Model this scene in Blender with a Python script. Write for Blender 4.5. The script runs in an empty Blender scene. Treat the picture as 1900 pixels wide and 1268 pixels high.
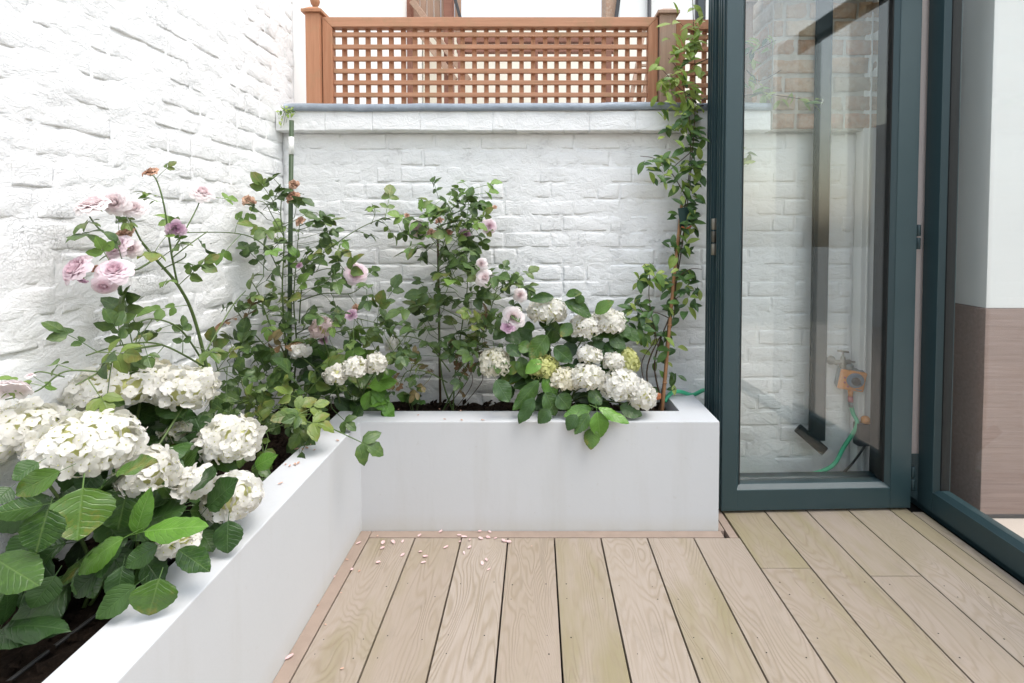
import bpy, bmesh, math, random
from mathutils import Vector, Matrix, noise
R = math.radians
random.seed(7)
S = bpy.context.scene
COL = S.collection

# ------------------------------------------------------------------ camera
F = 930.0; PITCH = R(1.8); CAMH = 1.19
cp, sp = math.cos(PITCH), math.sin(PITCH)
VX = 45.0; VY = -202 + F*math.tan(PITCH)
cam = bpy.data.cameras.new('camera'); co = bpy.data.objects.new('camera', cam); COL.objects.link(co)
cam.sensor_width = 36; cam.lens = F/1900*36
cam.shift_x = -VX/1900; cam.shift_y = VY/1900
cam.clip_start = 0.02; cam.clip_end = 300
co.location = (0, 0, CAMH); co.rotation_euler = (R(90)-PITCH, 0, 0)
S.camera = co
S.render.resolution_x = 1024; S.render.resolution_y = 683

# ------------------------------------------------------------------ sky, sun, exposure
SUN_EL = R(66); SUN_AZ = R(118)          # azimuth of the sun measured from +Y towards +X
w = bpy.data.worlds.new('World'); S.world = w; w.use_nodes = True
nt = w.node_tree; bg = nt.nodes['Background']
sky = nt.nodes.new('ShaderNodeTexSky'); sky.sky_type = 'NISHITA'; sky.sun_disc = False
sky.sun_elevation = SUN_EL; sky.sun_rotation = SUN_AZ
sky.air_density = 2.0; sky.dust_density = 3.0; sky.ozone_density = 1.0
hs = nt.nodes.new('ShaderNodeHueSaturation'); hs.inputs['Saturation'].default_value = 0.6   # cloud veil
nt.links.new(sky.outputs[0], hs.inputs['Color']); nt.links.new(hs.outputs[0], bg.inputs['Color'])
bg.inputs['Strength'].default_value = 0.15
sl = bpy.data.lights.new('sun', 'SUN'); sl.energy = 0.6; sl.angle = R(40); sl.color = (1, 0.99, 0.98)
so = bpy.data.objects.new('sun', sl); COL.objects.link(so)
sd = Vector((math.sin(SUN_AZ)*math.cos(SUN_EL), math.cos(SUN_AZ)*math.cos(SUN_EL), math.sin(SUN_EL)))
so.rotation_euler = sd.to_track_quat('Z', 'Y').to_euler()
S.view_settings.view_transform = 'Standard'; S.view_settings.look = 'None'
S.view_settings.exposure = 1.24; S.view_settings.gamma = 1
S.render.engine = 'CYCLES'
S.cycles.transparent_max_bounces = 24; S.cycles.max_bounces = 10; S.cycles.diffuse_bounces = 5

# ------------------------------------------------------------------ photo pixel -> place
def ray(px, py):
    a = (px-950-VX)/F; b = -(py-634-VY)/F
    return Vector((a, cp+b*sp, -sp+b*cp))
def P(px, py, Y):
    r = ray(px, py); return Vector((0, 0, CAMH)) + r*(Y/r.y)
def PZ(px, py, z):
    r = ray(px, py); return Vector((0, 0, CAMH)) + r*((z-CAMH)/r.z)

# ------------------------------------------------------------------ helpers
WM = {}
def link(name, data, parent=None, M=None):
    o = bpy.data.objects.new(name, data); COL.objects.link(o)
    M = M.copy() if M is not None else Matrix()
    if parent is not None:
        o.parent = parent; o.matrix_parent_inverse = WM[parent.name].inverted()
    o.matrix_basis = M; WM[o.name] = M
    return o
def tag(o, label, cat, group=None):
    o['label'] = label; o['category'] = cat
    if group: o['group'] = group
    return o
def thing(name, label, cat, loc, group=None):
    return tag(link(name, None, None, Matrix.Translation(Vector(loc))), label, cat, group)
def mesh(vs, fs, mat=None, smooth=True, name='mesh'):
    me = bpy.data.meshes.new(name); me.from_pydata([tuple(v) for v in vs], [], fs)
    if mat: me.materials.append(mat)
    if smooth: me.polygons.foreach_set('use_smooth', [True]*len(me.polygons))
    me.update(); return me
class MB:
    def __init__(s): s.v = []; s.f = []
    def add(s, vs, fs, M=None):
        n = len(s.v); s.v += [M @ Vector(v) for v in vs] if M is not None else [Vector(v) for v in vs]
        s.f += [tuple(i+n for i in f) for f in fs]; return s
    def box(s, a, b):
        x0, y0, z0 = a; x1, y1, z1 = b
        return s.add([(x0,y0,z0),(x1,y0,z0),(x1,y1,z0),(x0,y1,z0),(x0,y0,z1),(x1,y0,z1),(x1,y1,z1),(x0,y1,z1)],
                     [(3,2,1,0),(4,5,6,7),(0,1,5,4),(1,2,6,5),(2,3,7,6),(3,0,4,7)])
    def mesh(s, mat, smooth=False): return mesh(s.v, s.f, mat, smooth)
def bevmesh(mb, mat, w, seg=2):
    me = mb.mesh(mat); bm = bmesh.new(); bm.from_mesh(me)
    bmesh.ops.remove_doubles(bm, verts=bm.verts, dist=1e-6)
    bmesh.ops.bevel(bm, geom=bm.edges[:], offset=w, segments=seg, affect='EDGES', profile=0.7)
    bmesh.ops.recalc_face_normals(bm, faces=bm.faces)
    bm.to_mesh(me); bm.free(); return me
def bbox(a, b, mat, w=0.004, seg=2): return bevmesh(MB().box(a, b), mat, w, seg)
def smooth_line(pts, n=6):
    pts = [Vector(p) for p in pts]; out = []
    for i in range(len(pts)-1):
        p0 = pts[max(i-1,0)]; p1 = pts[i]; p2 = pts[i+1]; p3 = pts[min(i+2,len(pts)-1)]
        for k in range(n):
            t = k/n; out.append(0.5*((2*p1)+(p2-p0)*t+(2*p0-5*p1+4*p2-p3)*t*t+(3*p1-p0-3*p2+p3)*t**3))
    out.append(pts[-1]); return out
def tube(pts, r0, r1=None, n=6, cap=True):
    r1 = r0 if r1 is None else r1; vs = []; fs = []; m = len(pts)
    for i, p in enumerate(pts):
        d = (pts[min(i+1,m-1)]-pts[max(i-1,0)]).normalized()
        a = d.orthogonal().normalized() if i == 0 else (pa - d*pa.dot(d)).normalized()
        pa = a; b = d.cross(a); r = r0+(r1-r0)*i/max(m-1,1)
        for k in range(n):
            t = 2*math.pi*k/n; vs.append(p+(a*math.cos(t)+b*math.sin(t))*r)
    for i in range(m-1):
        for k in range(n):
            fs.append((i*n+k, i*n+(k+1)%n, (i+1)*n+(k+1)%n, (i+1)*n+k))
    if cap: fs.append(tuple(range(n))[::-1]); fs.append(tuple(range((m-1)*n, m*n)))
    return vs, fs
def lathe(prof, n=16):
    vs = []; fs = []
    for r, z in prof:
        for k in range(n): vs.append(Vector((r*math.cos(2*math.pi*k/n), r*math.sin(2*math.pi*k/n), z)))
    for i in range(len(prof)-1):
        for k in range(n): fs.append((i*n+k, i*n+(k+1)%n, (i+1)*n+(k+1)%n, (i+1)*n+k))
    fs.append(tuple(range(n))[::-1]); fs.append(tuple(range((len(prof)-1)*n, len(prof)*n)))
    return vs, fs
def frame(loc, d, up, s=1.0):
    y = Vector(d).normalized(); up = Vector(up); x = y.cross(up)
    if x.length < 1e-4: x = y.orthogonal()
    x.normalize(); z = x.cross(y)
    sx, sy, sz = (s, s, s) if not isinstance(s, tuple) else s
    return Matrix(((x.x*sx,y.x*sy,z.x*sz,loc[0]),(x.y*sx,y.y*sy,z.y*sz,loc[1]),(x.z*sx,y.z*sy,z.z*sz,loc[2]),(0,0,0,1)))
def rv(a=1.0): return Vector((random.uniform(-a,a), random.uniform(-a,a), random.uniform(-a,a)))
def fbm(p, o=4): return noise.fractal(p, 1.0, 2.0, o)

# ------------------------------------------------------------------ materials
class N:
    def __init__(s, name, rough=0.6, spec=0.4):
        s.m = bpy.data.materials.new(name); s.m.use_nodes = True; s.t = s.m.node_tree
        s.b = s.t.nodes['Principled BSDF']; s.out = s.t.nodes['Material Output']
        s.b.inputs['Roughness'].default_value = rough
        s.b.inputs['Specular IOR Level'].default_value = spec
    def n(s, t, **kw):
        nd = s.t.nodes.new(t)
        for k, v in kw.items(): setattr(nd, k, v)
        return nd
    def l(s, a, b): s.t.links.new(a, b)
    def val(s, x, inp):
        if isinstance(x, (int, float)): inp.default_value = x
        elif isinstance(x, tuple): inp.default_value = x if len(x) == 4 or inp.type == 'VECTOR' else (*x, 1)
        else: s.l(x, inp)
    def math(s, op, a, b=0.0, c=0.0, clamp=False):
        nd = s.n('ShaderNodeMath', operation=op); nd.use_clamp = clamp
        s.val(a, nd.inputs[0]); s.val(b, nd.inputs[1]); s.val(c, nd.inputs[2]); return nd.outputs[0]
    def mix(s, f, a, b, blend='MIX'):
        nd = s.n('ShaderNodeMix', data_type='RGBA', blend_type=blend)
        s.val(f, nd.inputs[0]); s.val(a, nd.inputs[6]); s.val(b, nd.inputs[7]); return nd.outputs[2]
    def coord(s, kind='Object'): return s.n('ShaderNodeTexCoord').outputs[kind]
    def pos(s): return s.n('ShaderNodeNewGeometry').outputs['Position']
    def rnd(s): return s.n('ShaderNodeObjectInfo').outputs['Random']
    def mp(s, v, scale=(1,1,1), loc=(0,0,0)):
        nd = s.n('ShaderNodeMapping'); s.l(v, nd.inputs[0]); s.val(scale, nd.inputs['Scale']); s.val(loc, nd.inputs['Location']); return nd.outputs[0]
    def noise(s, v, scale, det=4, rough=0.55, dist=0.0):
        nd = s.n('ShaderNodeTexNoise'); s.l(v, nd.inputs['Vector']); nd.inputs['Scale'].default_value = scale
        nd.inputs['Detail'].default_value = det; nd.inputs['Roughness'].default_value = rough; nd.inputs['Distortion'].default_value = dist
        return nd.outputs[0]
    def ramp(s, f, stops):
        nd = s.n('ShaderNodeValToRGB'); s.l(f, nd.inputs[0]); e = nd.color_ramp.elements
        while len(e) < len(stops): e.new(0.5)
        for el, (p, c) in zip(e, stops):
            el.position = p; el.color = (*c, 1) if isinstance(c, tuple) else (c, c, c, 1)
        return nd.outputs[0]
    def bump(s, h, dist, strength=1.0, prev=None):
        nd = s.n('ShaderNodeBump'); s.l(h, nd.inputs['Height']); nd.inputs['Distance'].default_value = dist
        nd.inputs['Strength'].default_value = strength
        if prev: s.l(prev, nd.inputs['Normal'])
        return nd.outputs[0]
    def base(s, c): s.val(c, s.b.inputs['Base Color']); return s
    def nrm(s, b): s.l(b, s.b.inputs['Normal']); return s
    def translucent(s, col, f):
        tr = s.n('ShaderNodeBsdfTranslucent'); s.val(col, tr.inputs['Color'])
        mx = s.n('ShaderNodeMixShader'); mx.inputs[0].default_value = f
        s.l(s.b.outputs[0], mx.inputs[1]); s.l(tr.outputs[0], mx.inputs[2]); s.l(mx.outputs[0], s.out.inputs[0]); return s

def plain(name, c, rough=0.5, spec=0.4, metal=0.0, var=0.12, scale=30, bump=0.0):
    k = N(name, rough, spec); v = k.pos()
    n = k.noise(v, scale, 4)
    k.base(k.mix(n, tuple(x*(1-var) for x in c), tuple(min(1, x*(1+var)) for x in c)))
    k.b.inputs['Metallic'].default_value = metal
    if bump: k.nrm(k.bump(k.noise(v, scale*4, 4), bump))
    return k.m

def painted_brick(name, rough_amt, tone):
    k = N(name, 0.75, 0.3); v = k.pos()
    big = k.noise(v, 3.0, 5, 0.6); mid = k.noise(k.mp(v, (1, 1, 1.7)), 19, 6, 0.66, 0.8); fine = k.noise(v, 140, 4, 0.6)
    cr = k.n('ShaderNodeTexVoronoi', feature='DISTANCE_TO_EDGE'); 
    dv = k.n('ShaderNodeVectorMath', operation='ADD'); nn = k.n('ShaderNodeTexNoise'); k.l(v, nn.inputs['Vector']); nn.inputs['Scale'].default_value = 18
    k.l(v, dv.inputs[0]); k.l(nn.outputs['Color'], dv.inputs[1]); k.l(dv.outputs[0], cr.inputs['Vector']); cr.inputs['Scale'].default_value = 7
    crack = k.ramp(cr.outputs['Distance'], [(0.0, 0.0), (0.018, 1.0)])
    gate = k.ramp(k.noise(v, 5.5, 3), [(0.56, 0.0), (0.68, 1.0)])
    dirt = k.ramp(k.noise(v, 9, 6, 0.7), [(0.55, 0.0), (0.8, 1.0)])
    c = k.mix(big, tuple(t*0.965 for t in tone), tone)
    c = k.mix(k.math('MULTIPLY', dirt, 0.22), c, (0.56, 0.55, 0.53))
    ck = k.math('MULTIPLY', k.math('SUBTRACT', 1.0, crack), gate)
    c = k.mix(k.math('MULTIPLY', ck, 0.30), c, (0.34, 0.33, 0.32))
    k.base(c)
    b = k.bump(mid, 0.011*rough_amt); b = k.bump(fine, 0.0022*rough_amt, 1, b)
    b = k.bump(k.math('MULTIPLY', ck, -1.0), 0.004*rough_amt, 1, b)
    k.nrm(b); return k.m
M_wallL = painted_brick('painted brick rough', 0.6, (0.85, 0.85, 0.85))
M_wallB = painted_brick('painted brick', 0.7, (0.85, 0.85, 0.85))

k = N('white masonry paint', 0.55, 0.35); v = k.pos()
c = k.mix(k.noise(v, 2.5, 5, 0.6), (0.545, 0.56, 0.58), (0.585, 0.60, 0.62))
stk = k.ramp(k.noise(k.mp(v, (7, 7, 0.9)), 1.0, 5, 0.65), [(0.52, 0.0), (0.8, 1.0)]); c = k.mix(k.math('MULTIPLY', stk, 0.30), c, (0.44, 0.43, 0.40))
sp_ = k.ramp(k.noise(v, 42, 3, 0.7), [(0.66, 0.0), (0.74, 1.0)])
c = k.mix(k.math('MULTIPLY', sp_, 0.22), c, (0.42, 0.40, 0.36))
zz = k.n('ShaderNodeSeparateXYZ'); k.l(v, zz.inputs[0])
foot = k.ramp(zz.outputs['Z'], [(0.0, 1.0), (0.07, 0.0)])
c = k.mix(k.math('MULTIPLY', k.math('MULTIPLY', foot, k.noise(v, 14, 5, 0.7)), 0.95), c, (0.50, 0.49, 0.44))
k.base(c); k.nrm(k.bump(k.noise(v, 45, 5, 0.6), 0.0004)); M_render = k.m

k = N('bare stock brick', 0.9, 0.2); v = k.pos()
c = k.ramp(k.rnd(), [(0.0, (0.42,0.26,0.17)), (0.3, (0.50,0.34,0.21)), (0.55, (0.46,0.24,0.16)), (0.8, (0.36,0.29,0.22)), (1.0, (0.54,0.40,0.27))])
c = k.mix(k.math('MULTIPLY', k.ramp(k.noise(v, 26, 6, 0.7), [(0.42, 0.0), (0.72, 1.0)]), 0.55), c, (0.58, 0.53, 0.45))
c = k.mix(k.math('MULTIPLY', k.ramp(k.noise(v, 40, 5, 0.7), [(0.58, 0.0), (0.7, 1.0)]), 0.5), c, (0.15, 0.12, 0.10))
k.base(c); k.nrm(k.bump(k.noise(v, 55, 6, 0.7), 0.010)); M_brick = k.m
M_mortar = plain('lime mortar', (0.50, 0.46, 0.40), 0.95, 0.1, var=0.25, scale=40, bump=0.006)
M_house = plain('white render', (0.80, 0.80, 0.79), 0.7, 0.3, var=0.03, scale=6)
M_stock = plain('london stock wall', (0.34, 0.28, 0.21), 0.9, 0.2, var=0.3, scale=14, bump=0.004)
M_inpaint = plain('interior off-white', (0.66, 0.67, 0.66), 0.6, 0.3, var=0.03, scale=6)
M_cream = plain('cream render', (0.82, 0.78, 0.68), 0.8, 0.2, var=0.05, scale=3)

def wood(name, c1, c2, stain, axis='Z'):
    k = N(name, 0.62, 0.3); v = k.coord(); r = k.rnd()
    off = k.n('ShaderNodeCombineXYZ'); k.l(k.math('MULTIPLY', r, 37), off.inputs[0]); k.l(k.math('MULTIPLY', r, 91), off.inputs[1]); k.l(k.math('MULTIPLY', r, 53), off.inputs[2])
    ad = k.n('ShaderNodeVectorMath', operation='ADD'); k.l(v, ad.inputs[0]); k.l(off.outputs[0], ad.inputs[1]); v = ad.outputs[0]
    sc = {'X': (2, 45, 45), 'Z': (45, 45, 2), 'Y': (45, 2, 45)}[axis]
    g = k.noise(k.mp(v, sc), 1.5, 6, 0.65, 0.4)
    c = k.mix(k.ramp(g, [(0.3, 0.0), (0.7, 1.0)]), c1, c2)
    c = k.mix(k.math('MULTIPLY', r, 0.5), c, c2)
    c = k.mix(k.math('MULTIPLY', k.ramp(k.noise(v, 9, 5, 0.7), [(0.5, 0.0), (0.75, 1.0)]), 0.5), c, stain)
    k.base(c); k.nrm(k.bump(g, 0.002)); return k.m
M_cedar = wood('cedar upright', (0.32,0.135,0.068), (0.48,0.235,0.135), (0.28,0.22,0.12))
M_cedarX = wood('cedar rail', (0.33,0.15,0.08), (0.49,0.255,0.155), (0.24,0.20,0.10), 'X')
M_grey = wood('weathered cedar', (0.30,0.18,0.13), (0.44,0.30,0.22), (0.30,0.26,0.20))
M_redwood = wood('red stained timber', (0.20,0.085,0.06), (0.28,0.13,0.09), (0.2,0.12,0.08), 'X')

# deck: embossed composite oak
k = N('oak composite', 0.68, 0.3); v = k.coord(); r = k.rnd()
cb = k.n('ShaderNodeCombineXYZ'); k.l(k.math('MULTIPLY', r, 57.3), cb.inputs[0]); k.l(k.math('MULTIPLY', r, 133.1), cb.inputs[1])
ad = k.n('ShaderNodeVectorMath', operation='ADD'); k.l(v, ad.inputs[0]); k.l(cb.outputs[0], ad.inputs[1]); vv = ad.outputs[0]
low = k.noise(k.mp(vv, (5.5, 1.15, 1)), 1.0, 2.5, 0.5, 0.35)
rings = k.math('SINE', k.math('MULTIPLY', low, 230))
rings = k.math('MULTIPLY_ADD', rings, 0.5, 0.5)
gate = k.ramp(k.noise(k.mp(vv, (6, 1.6, 1)), 1.0, 3, 0.6), [(0.36, 0.12), (0.62, 1.0)])
rr = k.math('MULTIPLY', k.math('POWER', rings, 2.4), gate)
fib = k.noise(k.mp(vv, (160, 7, 1)), 1.0, 3, 0.6)
c = k.ramp(r, [(0.0, (0.325,0.268,0.218)), (0.35, (0.355,0.30,0.252)), (0.7, (0.305,0.25,0.20)), (1.0, (0.37,0.315,0.270))])
st = k.ramp(k.noise(k.mp(vv, (5.5, 1.3, 1), (3, 9, 0)), 1.0, 4, 0.6, 0.3), [(0.44, 0.0), (0.62, 1.0)])
bsel = k.ramp(k.math('FRACT', k.math('MULTIPLY', r, 7.37)), [(0.25, 0.15), (0.6, 1.0)])
c = k.mix(k.math('MULTIPLY', k.math('MULTIPLY', st, bsel), 0.95), c, (0.255, 0.218, 0.130))
mould = k.ramp(k.noise(k.mp(vv, (14, 6, 1)), 1.0, 6, 0.7), [(0.56, 0.0), (0.80, 1.0)])
c = k.mix(k.math('MULTIPLY', mould, 0.65), c, (0.19, 0.165, 0.13))
c = k.mix(k.math('MULTIPLY', rr, 0.56), c, (0.23, 0.18, 0.12))
c = k.mix(k.math('MULTIPLY', k.ramp(fib, [(0.42, 0.0), (0.70, 1.0)]), 0.42), c, (0.28, 0.23, 0.17))
k.base(c)
b = k.bump(k.math('MULTIPLY', rr, -1.0), 0.0009); b = k.bump(fib, 0.0008, 1, b); k.nrm(b); M_deck = k.m
M_edge = plain('deck edging', (0.31, 0.24, 0.195), 0.7, 0.3, var=0.18, scale=18, bump=0.001)
M_dark = plain('dark void', (0.012, 0.011, 0.010), 0.9, 0.1)
k = N('anthracite green powder coat', 0.38, 0.5); v = k.pos()
k.base(k.mix(k.noise(v, 7, 4), (0.022, 0.048, 0.055), (0.030, 0.058, 0.066)))
k.nrm(k.bump(k.noise(v, 900, 2), 0.0002)); M_alu = k.m
M_reflbar = plain('dark reflection bar', (0.010, 0.016, 0.018), 0.6, 0.2)  # near-black of the added bar that imitates a door reflection
M_seal = plain('black rubber seal', (0.012, 0.013, 0.013), 0.6, 0.3)
M_daylight = plain('pale gap daylight', (0.80, 0.70, 0.66), 0.8, 0.2, var=0.06, scale=120)  # pale colour standing in for daylight and inner wall through the gap
k = N('lead', 0.5, 0.5); v = k.pos()
k.base(k.mix(k.noise(v, 12, 6, 0.7), (0.17, 0.20, 0.24), (0.36, 0.40, 0.45))); k.b.inputs['Metallic'].default_value = 0.25
k.nrm(k.bump(k.noise(v, 30, 4), 0.004)); M_lead = k.m
k = N('soil', 0.95, 0.1); v = k.pos()
k.base(k.ramp(k.noise(v, 45, 8, 0.75), [(0.3, (0.010,0.007,0.005)), (0.55, (0.030,0.020,0.014)), (0.72, (0.075,0.050,0.034))]))
k.nrm(k.bump(k.noise(v, 60, 8, 0.75), 0.03)); M_soil = k.m

def glassmat():
    k = N('window glass'); t = k.t; t.nodes.remove(k.b)
    tr = k.n('ShaderNodeBsdfTransparent'); tr.inputs[0].default_value = (0.988, 0.995, 0.991, 1)
    gl = k.n('ShaderNodeBsdfGlossy'); gl.inputs['Roughness'].default_value = 0.0; gl.inputs[0].default_value = (1, 1, 1, 1)
    lw = k.n('ShaderNodeLayerWeight'); lw.inputs[0].default_value = 0.5
    f = k.math('POWER', lw.outputs['Facing'], 5.0); f = k.math('MULTIPLY_ADD', f, 0.9, 0.042)
    mx = k.n('ShaderNodeMixShader'); k.l(f, mx.inputs[0]); k.l(tr.outputs[0], mx.inputs[1]); k.l(gl.outputs[0], mx.inputs[2])
    k.l(mx.outputs[0], k.out.inputs[0]); return k.m
M_glass = glassmat()

def leafmat(name, stops, vein, gloss, veins=7.0, slope=0.9, blotch=None, trans=0.13):
    """Local leaf space: y along the midrib (0..1), x across."""
    k = N(name, gloss, 0.45); v = k.coord(); s = k.n('ShaderNodeSeparateXYZ'); k.l(v, s.inputs[0])
    ax = k.math('ABSOLUTE', s.outputs['X'])
    wob = k.math('MULTIPLY', k.noise(k.pos(), 16, 3), 0.35)
    c = k.ramp(k.rnd(), stops)
    n = k.noise(k.pos(), 30, 4); c = k.mix(k.math('MULTIPLY', n, 0.45), c, tuple(x*0.55 for x in stops[0][1]))
    mid = k.ramp(ax, [(0.0, 1.0), (0.022, 0.0)])
    w_ = k.math('ADD', wob, k.math('SUBTRACT', s.outputs['Y'], k.math('MULTIPLY', ax, slope)))
    fr = k.math('ABSOLUTE', k.math('SUBTRACT', k.math('FRACT', k.math('MULTIPLY', w_, veins)), 0.5))
    side = k.ramp(fr, [(0.0, 1.0), (0.05, 0.35), (0.16, 0.0)])
    vn = k.math('MAXIMUM', mid, k.math('MULTIPLY', side, 0.3))
    c = k.mix(k.math('MULTIPLY', vn, 0.34), c, vein)
    mot = k.ramp(k.noise(k.pos(), 55, 5, 0.7), [(0.48, 0.0), (0.75, 1.0)]); c = k.mix(k.math('MULTIPLY', mot, 0.35), c, tuple(x*1.2 for x in stops[-1][1]))
    if blotch:
        g = k.ramp(k.math('ADD', k.noise(k.pos(), 22, 5, 0.7), k.math('MULTIPLY', s.outputs['Y'], 0.22)), [(0.66, 0.0), (0.86, 1.0)])
        g = k.math('MULTIPLY', g, k.ramp(k.rnd(), [(0.6, 0.0), (0.75, 0.55)]))
        c = k.mix(g, c, blotch)
    k.base(c)
    k.nrm(k.bump(k.math('MULTIPLY', k.math('MAXIMUM', side, mid), -1.0), 0.004, 0.3))
    k.translucent(c, trans); return k.m
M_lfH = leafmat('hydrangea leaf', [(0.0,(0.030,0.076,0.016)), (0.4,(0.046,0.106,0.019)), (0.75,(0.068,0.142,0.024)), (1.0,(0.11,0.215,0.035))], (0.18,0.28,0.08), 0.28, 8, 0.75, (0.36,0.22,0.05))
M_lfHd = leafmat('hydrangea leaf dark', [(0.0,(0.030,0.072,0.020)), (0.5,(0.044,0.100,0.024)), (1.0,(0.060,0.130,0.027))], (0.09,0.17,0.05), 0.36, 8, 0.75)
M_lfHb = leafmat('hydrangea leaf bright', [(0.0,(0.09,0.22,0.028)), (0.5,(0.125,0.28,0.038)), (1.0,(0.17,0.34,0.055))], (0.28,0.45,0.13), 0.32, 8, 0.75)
M_lfR = leafmat('rose leaf', [(0.0,(0.046,0.092,0.026)), (0.5,(0.076,0.138,0.034)), (0.85,(0.120,0.190,0.040)), (1.0,(0.19,0.26,0.05))], (0.12,0.20,0.08), 0.40, 9, 0.8, (0.25,0.16,0.05))
M_lfRb = leafmat('rose leaf young', [(0.0,(0.10,0.20,0.035)), (0.5,(0.15,0.27,0.05)), (1.0,(0.20,0.30,0.07))], (0.25,0.36,0.12), 0.40, 9, 0.8)
M_lfRr = leafmat('rose leaf bronze', [(0.0,(0.20,0.10,0.05)), (0.5,(0.16,0.13,0.05)), (1.0,(0.24,0.20,0.08))], (0.30,0.22,0.12), 0.45, 9, 0.8)
M_lfJ = leafmat('jasmine leaf', [(0.0,(0.040,0.095,0.026)), (0.5,(0.070,0.150,0.034)), (1.0,(0.14,0.25,0.05))], (0.12,0.2,0.06), 0.33, 6, 0.7)
M_lfJb = leafmat('jasmine leaf young', [(0.0,(0.20,0.32,0.05)), (0.5,(0.30,0.42,0.08)), (1.0,(0.42,0.50,0.14))], (0.3,0.4,0.13), 0.36, 6, 0.7, trans=0.3)

def petalmat(name, a, b, tr=0.42, rough=0.6, rad=0.0):
    k = N(name, rough, 0.25); n = k.noise(k.pos(), 24, 4, 0.6)
    f = k.math('ADD', k.math('MULTIPLY', n, 0.7), k.math('MULTIPLY', k.rnd(), 0.3))
    if rad:
        ln = k.n('ShaderNodeVectorMath', operation='LENGTH'); k.l(k.coord(), ln.inputs[0])
        f = k.math('ADD', k.math('MULTIPLY', f, 0.6), k.math('MULTIPLY', ln.outputs['Value'], rad), clamp=True)
    c = k.ramp(f, [(0.15, a), (0.75, b)]); k.base(c)
    k.nrm(k.bump(k.noise(k.pos(), 120, 3), 0.0012)); k.translucent(c, tr); return k.m
M_white = petalmat('white petal', (0.77,0.745,0.67), (0.85,0.84,0.82))
M_creamp = petalmat('cream petal', (0.76,0.71,0.54), (0.83,0.81,0.74))
M_yelp = petalmat('greenish cream petal', (0.56,0.58,0.20), (0.76,0.76,0.42))
M_pink = petalmat('pink petal', (0.81,0.57,0.66), (0.88,0.77,0.81), 0.38, rad=0.5)
M_pale = petalmat('pale pink petal', (0.86,0.70,0.72), (0.90,0.84,0.84), 0.38, rad=0.5)
M_mauve = petalmat('mauve petal', (0.52,0.26,0.44), (0.80,0.60,0.72), 0.35, rad=0.5)
M_dry = petalmat('dried petal', (0.34,0.16,0.10), (0.66,0.44,0.32), 0.1)
M_fallen = petalmat('fallen petal', (0.66,0.40,0.40), (0.76,0.58,0.57), 0.1)
M_fallenb = petalmat('fallen brown petal', (0.45,0.24,0.17), (0.66,0.44,0.34), 0.1)
M_stemg = plain('green stem', (0.09, 0.14, 0.04), 0.5, 0.4, var=0.4, scale=40)
M_stemb = plain('woody stem', (0.085, 0.055, 0.035), 0.7, 0.3, var=0.4, scale=60)
M_bud = plain('green bud', (0.22, 0.30, 0.08), 0.5, 0.4, var=0.25, scale=80)
k = N('bamboo', 0.5, 0.4); v = k.coord()
k.base(k.mix(k.noise(k.mp(v, (60, 60, 6)), 1.0, 5, 0.6), (0.22, 0.10, 0.045), (0.46, 0.25, 0.12))); M_bamboo = k.m
M_stake = plain('green plastic stake', (0.045, 0.075, 0.035), 0.5, 0.4, var=0.35, scale=50)
M_tape = plain('worn white tape', (0.78, 0.78, 0.76), 0.6, 0.3, var=0.06)
M_brass = plain('weathered brass', (0.24, 0.22, 0.18), 0.45, 0.5, metal=0.6, var=0.3, scale=80)
M_orange = plain('orange plastic', (0.72, 0.26, 0.035), 0.45, 0.4, var=0.05)
M_plgrey = plain('grey plastic', (0.14, 0.18, 0.19), 0.45, 0.4, var=0.08)
M_plblue = plain('blue grey dial', (0.12, 0.17, 0.24), 0.4, 0.4, var=0.08)
M_black = plain('black plastic', (0.018, 0.018, 0.018), 0.5, 0.4)
M_red = plain('red plastic', (0.42, 0.09, 0.10), 0.45, 0.4)
k = N('green hose', 0.35, 0.45); v = k.pos()
k.base(k.mix(k.noise(v, 18, 3), (0.05, 0.42, 0.21), (0.09, 0.54, 0.31))); M_hose = k.m
M_terra = plain('terracotta', (0.46, 0.17, 0.08), 0.8, 0.2, var=0.2, scale=50)
M_tag = plain('dark green label', (0.02, 0.05, 0.045), 0.5, 0.4)
M_taupe = wood('taupe veneer', (0.24,0.175,0.152), (0.33,0.25,0.222), (0.27,0.19,0.16), 'X')
M_floorin = plain('pale interior floor', (0.56, 0.49, 0.43), 0.35, 0.4, var=0.06, scale=5)
M_slate = plain('dark slate', (0.06, 0.06, 0.065), 0.7, 0.3, var=0.3, scale=12)
M_pave = plain('grey paving', (0.30, 0.29, 0.27), 0.9, 0.2, var=0.2, scale=3)
M_winglass = plain('dark window glass', (0.03, 0.035, 0.04), 0.08, 0.6)

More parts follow.
